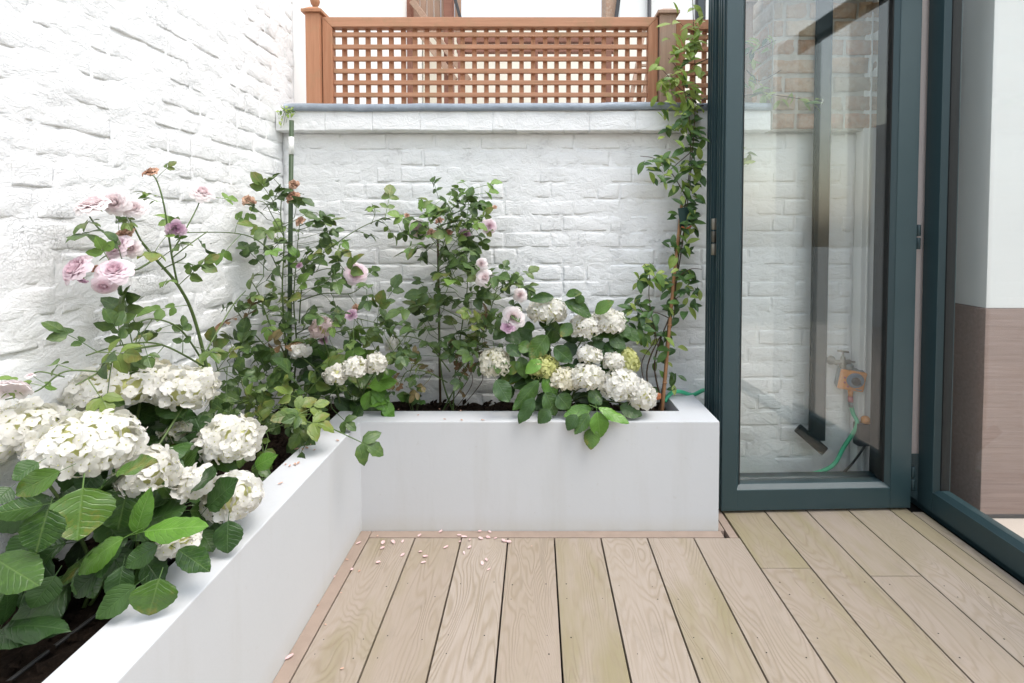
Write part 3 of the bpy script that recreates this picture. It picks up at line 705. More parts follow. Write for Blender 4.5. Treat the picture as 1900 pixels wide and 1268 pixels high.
# hose from the timer down to the ground, along the wall foot, up over the planter end
hz = thing('garden_hose', 'green garden hose looping from the timer towards the planter end', 'hose', PZ(1500,890,0.01))
h0 = tz + Vector((.004,.02,-.056))
ch_ = [h0+Vector((0,0,-.045)), h0+Vector((.012,.0,-.10)), P(1590,790,2.32), P(1578,835,2.30)+Vector((0,0.05,0)), P(1545,864,2.30), P(1505,880,2.31), P(1450,886,2.33), P(1400,888,2.35)]
ch_[3].z = P(1578,835,2.32).z
ch_ = [Vector((v.x, min(v.y,2.385), max(v.z,0.02))) for v in ch_] + [Vector((0.95,2.376,0.012)), Vector((0.89,2.372,0.05)), Vector((0.86,2.362,0.20)), Vector((0.84,2.352,0.38)), Vector((0.80,2.345,0.445)), P(1285,733,2.31), P(1262,727,2.28), P(1245,730,2.27), Vector((0.585,2.26,0.42))]
link('hose_pipe', mesh(*tube(smooth_line(ch_, 8), 0.0092, n=10), M_hose), hz)
link('connector', mesh(*tube([h0+Vector((0,0,.004)), h0+Vector((0,0,-.022))], .012, .0105, 14), M_orange), hz)
link('connector', mesh(*tube([h0+Vector((0,0,-.0225)), h0+Vector((.001,0,-.050))], .011, .012, 14), M_red), hz)
link('hose_nut', mesh(*tube([h0+Vector((.001,0,-.0505)), h0+Vector((.003,0,-.075))], .0105, .0095, 14), M_plgrey), hz)
bq = P(1603,803,2.33); ob = thing('outdoor_socket', 'black weatherproof socket box with orange cap and trailing cable', 'socket box', bq)
link('box', bbox((bq.x-.045,2.300,bq.z-.055),(bq.x+.038,2.3445,bq.z+.05), M_black, 0.008, 2), ob)
link('cap', mesh(*lathe([(0.019,0),(0.02,.02),(0.012,.03),(0.0,.032)], 16), M_orange), ob, Matrix.Translation((bq.x,2.32,bq.z+.0505)))
link('cable', mesh(*tube(smooth_line([Vector((bq.x,2.318,bq.z-.05)), P(1598,838,2.31), P(1580,862,2.30), P(1566,876,2.29)], 5), .005, n=6), M_black), ob)

# ------------------------------------------------------------------ leaf and flower meshes
def leaf_verts(wd, fold=0.25, droop=0.25, serr=0.0, pet=0.2, ns=8, tipw=0.9, curl=0.0, wave=0.012, ph=0.0):
    """unit leaf: base at 0, tip at y=1, normal +Z"""
    vs = []; fs = []
    for i in range(ns+1):
        t = i/ns; wv = wd*0.5*(math.sin(math.pi*min(1, t**tipw))**0.78 if 0 < t < 1 else 0.0)
        if i == 0: wv = 0.01
        zz = -droop*t*t; 
        for u in (-1, -0.55, 0, 0.55, 1):
            ww = wv*abs(u)
            s_ = (0.03*serr*((i % 2)*2-1)) if abs(u) == 1 and 0 < i < ns else 0
            vs.append((math.copysign(ww+s_, u) if u else 0, t+ (0.02*serr if abs(u)==1 else 0), zz + fold*ww - curl*ww*ww*3 + wave*math.sin(t*13+u*4+ph)*min(1,4*t)*abs(u)))
    for i in range(ns):
        for j in range(4): q = i*5+j; fs.append((q,q+1,q+6,q+5))
    if pet:
        b0 = len(vs); r = 0.012
        for y, z in ((0.03,-0.004),(-pet,-pet*0.25)):
            for k_ in range(3): a = 2*math.pi*k_/3; vs.append((r*math.cos(a), y, z+r*math.sin(a)))
        fs += [(b0+k_, b0+(k_+1)%3, b0+3+(k_+1)%3, b0+3+k_) for k_ in range(3)]
    return vs, fs
LEAFH = {}
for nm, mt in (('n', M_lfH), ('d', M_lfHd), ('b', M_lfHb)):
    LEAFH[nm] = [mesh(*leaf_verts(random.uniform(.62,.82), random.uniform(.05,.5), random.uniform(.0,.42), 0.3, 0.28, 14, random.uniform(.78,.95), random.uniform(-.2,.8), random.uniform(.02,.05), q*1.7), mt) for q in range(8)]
def compound(mat, n=5, seed=0):
    rr_ = random.Random(seed); mb = MB()
    ra = [Vector((0,0,0)), Vector((0,.25,.01)), Vector((0,.5,0)), Vector((0,.72,-.03))]
    mb.add(*tube(ra, 0.012, 0.008, 3, False))
    spots = [(0.70,0,0.36)]
    spots += [(0.62,55,0.30),(0.62,-55,0.30)]
    if n >= 5: spots += [(0.33,65,0.25),(0.33,-65,0.25)]
    for (y, ang, L) in spots:
        L *= rr_.uniform(0.85,1.12)
        vs, fs = leaf_verts(0.72*rr_.uniform(.9,1.1), rr_.uniform(.1,.4), rr_.uniform(.1,.45), 0.7, 0, 6, 0.9)
        M = Matrix.Translation((0,y,0)) @ Matrix.Rotation(R(-ang+rr_.uniform(-10,10)),4,'Z') @ Matrix.Rotation(R(rr_.uniform(-25,10)),4,'X') @ Matrix.Rotation(R(rr_.uniform(-20,20)),4,'Y') @ Matrix.Diagonal((L,L,L,1))
        mb.add(vs, fs, M)
    return mb.mesh(mat, True)
CROSE = {'n': [compound(M_lfR, 5 if q % 3 else 3, q) for q in range(6)], 'b': [compound(M_lfRb, 3 if q % 2 else 5, 20+q) for q in range(4)], 'r': [compound(M_lfRr, 5, 40+q) for q in range(2)]}
LEAFJ = {'n': [mesh(*leaf_verts(0.44+.03*q, 0.3, 0.15+.12*q, 0, 0.12, 6, 0.95), M_lfJ) for q in range(4)],
         'b': [mesh(*leaf_verts(0.42+.03*q, 0.3, 0.1+.12*q, 0, 0.12, 6, 0.95), M_lfJb) for q in range(4)]}

def floret_geo(seed):
    rr_ = random.Random(seed); mb = MB()
    for q in range(4):
        L = rr_.uniform(.92,1.06); W = rr_.uniform(1.0,1.18); lift = rr_.uniform(-.05,.12); vs = []; fs = []
        rows = 5
        for i in range(rows+1):
            t = i/rows; wv = W*0.5*math.sqrt(max(0.0, 1-((t-.56)/.56)**2))+0.05*(1-t)
            for u in (-1,-.5,0,.5,1):
                vs.append((u*wv, L*(t*1.02-.10*u*u*t), 0.13*u*u*t + lift*t*t - 0.20*t**3 + 0.02*math.sin(6*u+q*2+seed)))
        for i in range(rows):
            for j in range(4): a = i*5+j; fs.append((a,a+1,a+6,a+5))
        mb.add(vs, fs, Matrix.Rotation(math.pi/2*q+rr_.uniform(-.12,.12),4,'Z') @ Matrix.Translation((0,.04,.004*q)))
    vs, fs = lathe([(0.09,0.0),(0.095,.07),(0.0,.12)], 5); mb.add(vs, fs)
    return mb.v, mb.f
FLP = 4*20
def two_tone(me, flags, mat2):
    me.materials.append(mat2); me.polygons.foreach_set('material_index', flags); return me
FGEO = [floret_geo(q) for q in range(6)]
_fm = {}
def floret_mesh(i, mat):
    if (i, mat.name) not in _fm: _fm[(i, mat.name)] = two_tone(mesh(*FGEO[i], mat), [0]*FLP+[1]*(len(FGEO[i][1])-FLP), M_yelp)
    return _fm[(i, mat.name)]
def flower_head(bush, c, rx, rz, mat, fs_=0.019, singles=0, tilt=None):
    """mophead: a dome of overlapping florets; c centre, rx horizontal radius, rz vertical"""
    up = (Vector((0,0,1)) + (tilt or Vector((0,-.35,0)))).normalized()
    rx = max(rx-.35*fs_, .02); rz = max(rz-.35*fs_, .015); ry = rx*0.95
    n = int(1.25*(4*math.pi*rx*rz)*0.75/(2.6*fs_*fs_))+14
    n = min(n, 210)
    items = []; tocam = (Vector((0,0,CAMH))-c).normalized()
    for q in range(n):
        z = 1-1.62*(q+.5)/n; ph = q*2.39996; r_ = math.sqrt(max(0,1-z*z))
        d = Vector((r_*math.cos(ph), r_*math.sin(ph), z))
        lump = 1+0.10*noise.noise(d*2.3+c*9)+random.uniform(-.025,.025)
        p = Vector((d.x*rx, d.y*ry, d.z*rz))*lump
        nn = (Vector((d.x/rx, d.y/ry, d.z/rz)).normalized()+rv(.15)).normalized()
        items.append((nn.dot(tocam), p, nn))
    items.sort(key=lambda q: -q[0])
    mb = MB(); vs, fs = lathe([(0.0,-rz*.72),(rx*.55,-rz*.6),(rx*.80,0),(rx*.70,rz*.45),(rx*.4,rz*.72),(0.0,rz*.82)], 14); mb.add(vs, fs); flags = [1]*len(fs)
    singles_list = []
    for i, (dt, p, nn) in enumerate(items):
        M = frame(p, rv(), nn, fs_*random.uniform(.85,1.18)); gi = random.randrange(6)
        if i < singles: singles_list.append((M, gi))
        else: mb.add(*FGEO[gi], M); flags += [0]*FLP+[1]*(len(FGEO[gi][1])-FLP)
    head = link('flower_head', two_tone(mb.mesh(mat, True), flags, M_yelp), bush, Matrix.Translation(c))
    for (M, gi) in singles_list: link('floret', floret_mesh(gi, mat), head, Matrix.Translation(c) @ M)
    return head
def stem(bush, pts, r0, r1, mat=M_stemg, n=6, sub=5):
    return link('stem', mesh(*tube(smooth_line(pts, sub), r0, r1, n), mat), bush)
def bend(a, b, lift=0.05, k_=3):
    a = Vector(a); b = Vector(b); m_ = (a*.45+b*.55); m_.z += lift
    return [a, a.lerp(m_,.5)+rv(.008)+Vector((0,0,lift*.4)), m_, b]
def put_leaf(bush, base, tip, kind, width=None, face=None, book=LEAFH):
    d = tip-base; L = d.length
    nrm = Vector(face) if face else Vector((random.uniform(-.35,.35), -0.75+random.uniform(-.3,.2), 0.75+random.uniform(-.2,.3)))
    me = random.choice(book[kind])
    wsc = 1.0
    if width: wsc = max(.55, min(1.6, width/(0.72*L)))
    return link('leaf', me, bush, frame(base, d, nrm, (L*wsc, L, L*0.8)))

def hydrangea(label, base, heads, leaves, fills, mat_rule, singles=0, fs_=0.019, fill_box=None):
    b = thing('hydrangea_bush', label, 'hydrangea', base, 'hydrangeas in the planter')
    base = Vector(base)
    for (px, py, Y, rx, rz, mt) in heads:
        c = P(px, py, Y); s_ = Y/F
        flower_head(b, c, rx*s_, rz*s_, mt, fs_, singles, Vector((random.uniform(-.2,.2),-.35,0)))
        stem(b, bend(base+Vector((random.uniform(-.05,.05),random.uniform(-.05,.05),0)), c-Vector((0,0,rz*s_*.6)), 0.04), 0.0045, 0.003)
    for L in leaves:
        (x0, y0, x1, y1, wpx, kind, Y) = L[:7]; face = L[7] if len(L) > 7 else None
        p0 = P(x0,y0,Y+0.014); p1 = P(x1,y1,Y-0.014)
        face = (Vector((0,0,CAMH))-p0).normalized()+Vector((0,0,.35))+rv(.28)
        put_leaf(b, p0, p1, kind, wpx*Y/F, face)
    for (px, py, Y, rpx, n, kind, lpx) in fills:
        for q in range(n):
            a = random.uniform(0, 2*math.pi); r_ = rpx*math.sqrt(random.random())
            yy = Y+random.uniform(-.06,.10)
            p0 = P(px+r_*math.cos(a), py+r_*math.sin(a)*.8, yy)
            dd = (p0-base-Vector((0,0,.12))); dd.z *= .5; dd = dd.normalized()*0.6+rv(.6)+Vector((0,-.15,-.15))
            L_ = lpx*Y/F*random.uniform(.75,1.2)
            put_leaf(b, p0, p0+dd.normalized()*L_, kind if random.random() < .8 else 'n')
    return b
# ---- near hydrangea
def yl(px): return max(0.86, min(1.30, 0.865*F/(995-px)))
W_, C_, G_ = M_white, M_creamp, M_yelp
headsN = [(160,825,1.05,90,58,W_), (32,800,1.10,76,52,W_), (222,716,1.36,88,42,W_), (345,722,1.40,53,42,W_), (427,818,1.38,57,44,W_),
          (272,876,1.10,53,44,W_), (362,897,1.16,38,30,W_), (430,922,1.22,54,44,W_), (330,1008,1.07,38,22,W_), (262,705,1.44,60,38,C_), (325,800,1.42,26,14,C_)]
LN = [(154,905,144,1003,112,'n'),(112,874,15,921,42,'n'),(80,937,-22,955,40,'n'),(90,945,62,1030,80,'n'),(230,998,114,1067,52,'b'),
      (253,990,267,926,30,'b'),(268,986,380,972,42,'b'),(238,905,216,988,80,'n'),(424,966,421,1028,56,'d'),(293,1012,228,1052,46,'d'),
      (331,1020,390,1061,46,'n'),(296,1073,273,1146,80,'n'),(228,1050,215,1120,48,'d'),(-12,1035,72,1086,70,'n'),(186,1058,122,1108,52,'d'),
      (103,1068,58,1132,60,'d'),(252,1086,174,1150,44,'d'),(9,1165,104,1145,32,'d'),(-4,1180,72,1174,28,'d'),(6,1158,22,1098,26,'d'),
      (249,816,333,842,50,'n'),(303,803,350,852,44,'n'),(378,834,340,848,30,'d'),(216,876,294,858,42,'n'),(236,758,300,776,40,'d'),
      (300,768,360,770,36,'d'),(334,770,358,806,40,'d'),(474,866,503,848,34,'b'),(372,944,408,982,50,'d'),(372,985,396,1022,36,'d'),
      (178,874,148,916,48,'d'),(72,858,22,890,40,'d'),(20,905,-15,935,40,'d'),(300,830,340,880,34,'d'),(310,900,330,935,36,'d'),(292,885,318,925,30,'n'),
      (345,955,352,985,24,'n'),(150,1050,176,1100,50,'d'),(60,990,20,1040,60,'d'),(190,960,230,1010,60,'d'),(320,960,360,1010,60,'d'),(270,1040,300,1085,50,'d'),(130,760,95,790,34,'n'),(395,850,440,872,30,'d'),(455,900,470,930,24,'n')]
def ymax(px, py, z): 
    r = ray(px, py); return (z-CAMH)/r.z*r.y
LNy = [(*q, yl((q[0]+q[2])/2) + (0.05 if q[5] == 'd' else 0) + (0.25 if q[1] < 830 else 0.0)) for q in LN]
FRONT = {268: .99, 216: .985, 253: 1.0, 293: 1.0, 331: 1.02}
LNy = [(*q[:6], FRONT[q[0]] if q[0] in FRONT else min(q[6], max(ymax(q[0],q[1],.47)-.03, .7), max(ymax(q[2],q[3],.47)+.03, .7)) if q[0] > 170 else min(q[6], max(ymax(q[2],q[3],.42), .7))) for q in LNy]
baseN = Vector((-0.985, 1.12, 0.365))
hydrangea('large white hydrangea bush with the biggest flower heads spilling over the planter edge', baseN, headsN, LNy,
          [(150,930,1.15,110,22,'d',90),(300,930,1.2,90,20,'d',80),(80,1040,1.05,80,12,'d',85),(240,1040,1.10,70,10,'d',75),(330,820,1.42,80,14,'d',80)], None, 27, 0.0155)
# ---- right hydrangea
headsR = [(a_,b_,c_y,d_x*1.12,e_z*1.1,m_) for (a_,b_,c_y,d_x,e_z,m_) in [(1015,578,2.12,33,25,W_),(1085,607,2.10,26,24,W_),(1130,599,2.12,28,24,W_),(1094,660,2.06,21,16,W_),(1138,672,2.06,18,16,W_),(1164,672,2.14,20,24,G_),
          (918,675,2.08,26,27,C_),(1008,682,2.08,28,22,G_),(1050,704,2.05,30,20,C_),(1090,701,2.02,29,23,W_),(1150,716,2.03,33,29,W_),(1190,736,2.02,25,27,W_)]]
LR = [(1015,622,983,667,38,'n'),(1028,644,1062,672,32,'n'),(1034,603,1071,633,30,'d'),(1047,560,1100,583,28,'n'),(1050,548,1077,541,18,'n'),(1104,582,1135,557,24,'n'),
      (1028,552,985,554,20,'n'),(1130,622,1161,646,32,'d'),(1104,632,1126,662,32,'d'),(940,640,966,662,24,'n'),(962,640,985,648,24,'n'),(965,662,976,702,26,'n'),(1005,670,975,690,26,'b'),
      (1020,694,1080,681,24,'n'),(1010,698,1031,737,34,'b'),(1000,706,951,762,30,'n'),(992,738,960,786,30,'d'),(1012,728,1033,771,32,'n'),(1035,732,1057,758,32,'n'),
      (1098,757,1046,772,24,'b'),(1110,757,1169,784,26,'b'),(1108,764,1116,814,38,'b'),(1098,795,1096,835,32,'n'),(1093,768,1066,806,28,'n'),(1070,770,1052,796,28,'d'),
      (1150,754,1192,770,28,'d'),(1095,724,1116,752,28,'n'),(938,692,962,674,22,'n'),(920,705,946,746,32,'d'),(985,612,960,640,28,'d'),(945,600,915,630,26,'d'),(1000,590,1030,612,24,'d'),
      (1150,600,1170,625,24,'d'),(1120,640,1150,650,24,'d'),(1070,640,1040,660,28,'d'),(955,720,925,740,30,'d'),(1020,760,1000,785,28,'d'),(1060,600,1040,625,26,'n'),(1085,560,1065,545,20,'n')]
LRy = [(*q, 2.02 if q[5] == 'b' else (2.06 if q[5] == 'n' else 2.12)) for q in LR]
for i, q in enumerate(LRy):
    if max(q[1], q[3]) > 775: LRy[i] = (*q[:6], 1.935)
    elif max(q[1], q[3]) > 745: LRy[i] = (*q[:6], min(q[6], 1.99))
hydrangea('hydrangea bush with small white and cream heads hanging over the front planter wall', Vector((0.08,2.22,0.365)), headsR, LRy,
          [(1030,650,2.16,75,26,'d',40),(1100,700,2.14,60,16,'d',38),(980,710,2.14,50,12,'d',38),(1120,620,2.18,40,10,'d',38)], None, 0, 0.0112)
# ---- middle hydrangea in the corner
headsM = [(622,697,1.87,21,20,W_),(660,683,1.88,24,21,W_),(698,676,1.90,20,21,W_),(598,610,2.04,22,22,M_pale),(556,652,2.02,20,14,W_),(728,640,2.2,14,16,W_)]
LM = [(690,720,722,745,28,'b'),(690,725,676,762,30,'b'),(694,725,716,762,28,'b'),(685,715,735,708,28,'b'),(680,715,655,745,32,'n'),(655,700,690,715,26,'n'),(640,705,610,730,34,'n'),
      (580,672,612,678,28,'n'),(575,645,610,655,28,'n'),(620,650,596,665,28,'n'),(640,650,670,640,26,'d'),(600,700,560,725,34,'n'),(590,640,565,632,24,'n'),(650,740,690,775,30,'n'),
      (715,745,728,778,24,'b'),(620,740,655,755,30,'d'),(565,690,590,710,30,'d'),(655,655,640,632,24,'d'),(700,700,735,690,22,'b'),(640,720,670,735,30,'n')]
hydrangea('lime-leaved hydrangea with a few small white heads in the planter corner', Vector((-0.80,2.16,0.365)), headsM,
          [(*q, 2.03 if q[5] == 'b' else 2.10) for q in LM], [(640,700,2.14,60,16,'n',36),(600,690,2.16,50,12,'d',38),(690,745,2.08,30,6,'b',34)], None, 0, 0.0112)

# ------------------------------------------------------------------ roses
def bloom_mesh(mat, seed, npet=58, openness=1.0, crumple=0.0):
    """unit rose: axis +Z, radius about 1"""
    rr_ = random.Random(seed); mb = MB()
    for k_ in range(npet):
        t = (k_+.5)/npet; ang = k_*2.39996+rr_.uniform(-.2,.2)
        tilt = R(8+78*t**0.9*openness); ln = 0.42+0.60*t; wd = 0.22+0.28*t; r0 = 0.03+0.12*t
        vs = []; fs = []
        nu, nv_ = 4, 4
        for j in range(nv_+1):
            v__ = j/nv_
            rad = r0+ln*(math.sin(tilt)*v__ + 0.10*math.sin(math.pi*v__))
            zz = ln*math.cos(tilt)*v__*1.0 - 0.34*t + ln*0.26*math.sin(math.pi*v__*.9)*math.sin(tilt) - 0.10*t*v__**3
            wv = wd*math.sin(math.pi*(0.10+0.72*v__))
            for i in range(nu+1):
                u = -1+2*i/nu
                p = Vector((u*wv, rad-0.28*wv*u*u, zz+0.16*wv*u*u+0.035*math.sin(7*u+k_*1.7)*v__))
                if crumple: p += crumple*Vector((noise.noise(p*4+Vector((seed,k_,0))), noise.noise(p*4+Vector((k_,seed,2))), noise.noise(p*4+Vector((5,k_,seed)))))
                vs.append(p)
        for j in range(nv_):
            for i in range(nu): a = j*(nu+1)+i; fs.append((a,a+1,a+nu+2,a+nu+1))
        mb.add(vs, fs, Matrix.Rotation(ang,4,'Z'))
    return mb.mesh(mat, True)
BL = {'pink': [bloom_mesh(M_pink, q) for q in range(3)], 'pale': [bloom_mesh(M_pale, 5+q, 50, 1.05) for q in range(3)],
      'mauve': [bloom_mesh(M_mauve, 10+q, 28, .8, .08) for q in range(2)], 'dry': [bloom_mesh(M_dry, 20+q, 24, .95, .30) for q in range(3)]}
def calyx(bush, p, axis, s_):
    mb = MB(); mb.add(*lathe([(0.05,-.45),(0.16,-.30),(0.17,-.16),(0.10,-.08)], 8))
    for q in range(5):
        vs, fs = leaf_verts(.28, .2, .5, 0, 0, 3); mb.add(vs, fs, Matrix.Rotation(2*math.pi*q/5,4,'Z') @ Matrix.Translation((0,.1,-.16)) @ Matrix.Rotation(R(-10),4,'X') @ Matrix.Diagonal((.5,.5,.5,1)))
    z = Vector(axis).normalized(); link('calyx', mb.mesh(M_bud, True), bush, frame(p, z.orthogonal(), z, s_))
def bloom(bush, px, py, Y, dia, kind, axis=None):
    Y -= .03; p = P(px, py, Y); s_ = dia*Y/F*0.5/1.02
    ax = Vector(axis) if axis else Vector((random.uniform(-.3,.3), -0.8, random.uniform(0.1,0.6)))
    link('spent_bloom' if kind == 'dry' else 'bloom', random.choice(BL[kind]), bush, frame(p, ax.orthogonal()+rv(.2), ax, s_))
    calyx(bush, p, ax, s_)
def rose(label, base, canes, blooms, dens, kinds, lsz=0.105, fac=0.85):
    b = thing('rose_bush', label, 'rose bush', base, 'rose bushes in the planter')
    nleaf = 0
    for cn in canes:
        pts = [P(*q) for q in cn['p']]
        if cn.get('root'): pts = [Vector(base)+Vector((random.uniform(-.04,.04),random.uniform(-.03,.03),0))]+pts
        ln = smooth_line(pts, 7); mt = cn.get('m', M_stemg)
        link('stem', mesh(*tube(ln, cn.get('r', .004), cn.get('r1', .0016), 6), mt), b)
        d = cn.get('d', dens); L = sum((ln[i+1]-ln[i]).length for i in range(len(ln)-1))
        n = max(1, int(L*d*fac))
        for q in range(n):
            u = (q+random.random())/n; u = cn.get('u0', .15)+(1-cn.get('u0', .15))*u
            i = min(len(ln)-2, int(u*(len(ln)-1))); p = ln[i].lerp(ln[i+1], random.random())
            t = (ln[i+1]-ln[i]).normalized(); side = t.orthogonal(); side.rotate(Matrix.Rotation(random.uniform(0,2*math.pi),3,t))
            # side twig
            reach = cn.get('tw', 0.0)
            dd = (side*1.0+t*.5+Vector((0,-.10,.10))).normalized()
            if reach and random.random() < .75:
                e = p+dd*reach*random.uniform(.4,1.0)+Vector((0,0,-.01))
                if e.x < WX+.05: e.x = WX+.05
                if e.y > WY-.05: e.y = WY-.05
                link('twig', mesh(*tube([p, p.lerp(e,.5)+rv(.006), e], .0016, .0011, 4, False), M_stemg), b)
                p = e; dd = (dd+rv(.7)).normalized()
            s_ = lsz*random.uniform(.65,1.2)*cn.get('s',1)
            tip = p+dd*s_
            if tip.x < WX+.02 or tip.y > WY-.02: dd = Vector((abs(dd.x), -abs(dd.y), dd.z))
            up = Vector((random.uniform(-.5,.5), random.uniform(-.9,0), random.uniform(.3,1)))
            kd = random.choice(cn.get('k', kinds))
            link('leaf', random.choice(CROSE[kd]), b, frame(p, dd, up, s_)); nleaf += 1
    for bl in blooms: bloom(b, *bl)
    return b
K = lambda s: list(s)
# rose on the left wall
rose('tall rose bush with pink blooms leaning along the rough side wall', (-1.03,1.74,0.365), [
  dict(p=[(402,800,1.72),(385,690,1.66),(360,590,1.60),(332,532,1.53),(288,480,1.45),(262,448,1.40)], r=.0065, r1=.003, root=1, d=16, u0=.55, k=K('nnb')),
  dict(p=[(330,530,1.53),(318,470,1.49),(305,385,1.46),(292,338,1.45),(281,323,1.45)], r=.003, d=34, k=K('nbb'), u0=.05, s=.75),
  dict(p=[(290,482,1.45),(240,455,1.38),(190,430,1.32),(166,402,1.29)], r=.003, d=52, k=K('n'), s=.9),
  dict(p=[(288,480,1.45),(255,500,1.36),(232,500,1.29),(212,505,1.26)], r=.003, d=44, k=K('nnb'), s=.8),
  dict(p=[(262,448,1.40),(245,415,1.37),(232,395,1.33)], r=.0025, d=40, k=K('nb'), s=.8),
  dict(p=[(318,470,1.5),(345,425,1.52),(366,385,1.56),(374,362,1.6)], r=.0022, d=30, k=K('bn'), s=.75),
  dict(p=[(318,480,1.5),(350,455,1.52),(385,430,1.58)], r=.002, d=44, k=K('bn'), s=.8),
  dict(p=[(300,500,1.47),(340,480,1.48),(345,470,1.48)], r=.002, d=34, k=K('b'), s=.8),
  dict(p=[(378,660,1.64),(430,570,1.80),(456,540,1.90)], r=.003, d=18, k=K('nb'), s=.8),
  dict(p=[(376,670,1.64),(335,612,1.50),(285,592,1.40),(240,605,1.32)], r=.003, d=46, k=K('n'), s=.95),
  dict(p=[(378,680,1.64),(300,640,1.42),(230,640,1.30),(160,660,1.19)], r=.003, d=48, k=K('n'), s=1.0),
  dict(p=[(300,640,1.42),(240,652,1.28),(185,690,1.18),(140,715,1.13)], r=.003, d=40, k=K('n'), s=.95),
  dict(p=[(185,690,1.18),(120,690,1.14),(70,725,1.11),(10,742,1.09)], r=.0022, d=34, k=K('nbb'), s=.7),
  dict(p=[(120,700,1.14),(75,690,1.12),(56,698,1.12)], r=.0016, d=10, k=K('b'), s=.5),
 ], [(142,499,1.23,62,'pink',(-.25,-.75,.6)),(212,502,1.26,58,'pink',(.3,-.6,.6)),(193,531,1.24,38,'pink',(.3,-.7,-.5)),(172,380,1.29,60,'pale',(-.1,-.5,.75)),
     (214,376,1.32,48,'pale',(.2,-.8,.2)),(250,386,1.35,40,'pale',(.3,-.7,.4)),(375,357,1.60,42,'pale',(.4,-.5,.6)),(326,424,1.50,36,'mauve',(.4,-.7,-.2)),
     (218,460,1.33,54,'pink',(-.3,-.8,.4)),(245,462,1.36,34,'pale',(.2,-.8,.2)),(233,432,1.36,30,'dry',(0,-.6,.8)),(280,320,1.45,27,'dry',(-.1,-.5,.8)),(178,499,1.26,17,'dry'),
     (154,520,1.225,20,'mauve',(0,-.6,-.8)),(24,722,1.10,60,'pale',(-.3,.5,.7)),(56,697,1.12,15,'pale',(0,-.3,1))], 30, K('nnb'), 0.135, 0.38)
# rose trained on the green stake
rose('leafy rose bush tied to the green stake in the wall corner', (-1.02,2.17,0.365), [
  dict(p=[(538,740,2.17),(530,640,2.15),(524,540,2.13),(527,450,2.12),(521,400,2.11),(524,350,2.11)], r=.005, r1=.0015, root=1, d=46, tw=.09, k=K('nnnb'), u0=.30),
  dict(p=[(545,740,2.16),(550,640,2.16),(545,560,2.15),(550,480,2.14),(556,415,2.14)], r=.005, r1=.0015, root=1, d=60, tw=.11, k=K('nnnb'), u0=.25),
  dict(p=[(555,600,2.16),(568,505,2.16),(630,448,2.17),(690,413,2.20),(740,403,2.23),(806,403,2.27)], r=.003, d=24, k=K('bn'), s=.9),
  dict(p=[(690,413,2.2),(696,395,2.2),(690,378,2.2)], r=.0015, d=30, k=K('b'), s=.85),
  dict(p=[(524,520,2.13),(500,468,2.0),(470,442,1.88),(425,432,1.72),(345,432,1.54)], r=.0026, d=16, k=K('bn'), s=.7),
  dict(p=[(527,440,2.12),(505,400,2.1),(490,376,2.08),(463,373,2.06)], r=.0018, d=8, k=K('b'), s=.5),
  dict(p=[(553,560,2.16),(600,545,2.12),(650,545,2.10),(678,525,2.10)], r=.003, d=46, tw=.06, k=K('nnb')),
  dict(p=[(553,520,2.15),(600,500,2.12),(645,500,2.12)], r=.0025, d=40, tw=.05, k=K('nnb'), s=.8),
  dict(p=[(550,620,2.15),(610,590,2.10),(655,590,2.08),(700,600,2.08)], r=.003, d=52, tw=.05, k=K('nnb')),
  dict(p=[(548,660,2.13),(600,625,2.05),(660,610,2.02),(720,610,2.02),(745,640,2.03)], r=.003, d=36, tw=.05, k=K('n'), s=.8),
  dict(p=[(535,690,2.12),(490,640,2.02),(455,600,1.95),(430,560,1.88)], r=.0026, d=22, k=K('rn'), s=.85),
  dict(p=[(535,720,2.12),(480,690,1.98),(430,680,1.88),(400,690,1.80)], r=.003, d=70, tw=.06, k=K('nn')),
  dict(p=[(535,740,2.10),(480,740,1.92),(430,750,1.78),(400,735,1.72)], r=.003, d=76, tw=.07, k=K('n')),
  dict(p=[(540,750,2.08),(505,760,1.86),(480,790,1.70),(500,800,1.62)], r=.003, d=62, tw=.07, k=K('n')),
  dict(p=[(545,745,2.06),(560,742,1.92),(585,752,1.80),(600,775,1.72)], r=.003, d=56, tw=.05, k=K('n'), s=1.15),
  dict(p=[(555,740,2.08),(590,735,1.97),(615,742,1.92)], r=.0025, d=22, tw=.03, k=K('n'), s=.95),
  dict(p=[(530,660,2.10),(500,600,2.04),(480,545,2.02),(465,520,2.0)], r=.003, d=42, tw=.08, k=K('nn')),
 ], [(660,508,2.10,42,'pink',(.3,-.8,.3)),(555,493,2.10,15,'mauve'),(652,585,2.08,26,'mauve'),(543,366,2.10,26,'dry'),(545,343,2.11,20,'dry'),(460,372,2.06,22,'dry'),
     (468,377,2.05,14,'dry'),(557,411,2.12,22,'dry'),(503,437,2.05,16,'pale'),(600,632,2.1,18,'mauve'),(660,572,2.1,18,'dry')], 34, K('nnb'), 0.165, 0.55)
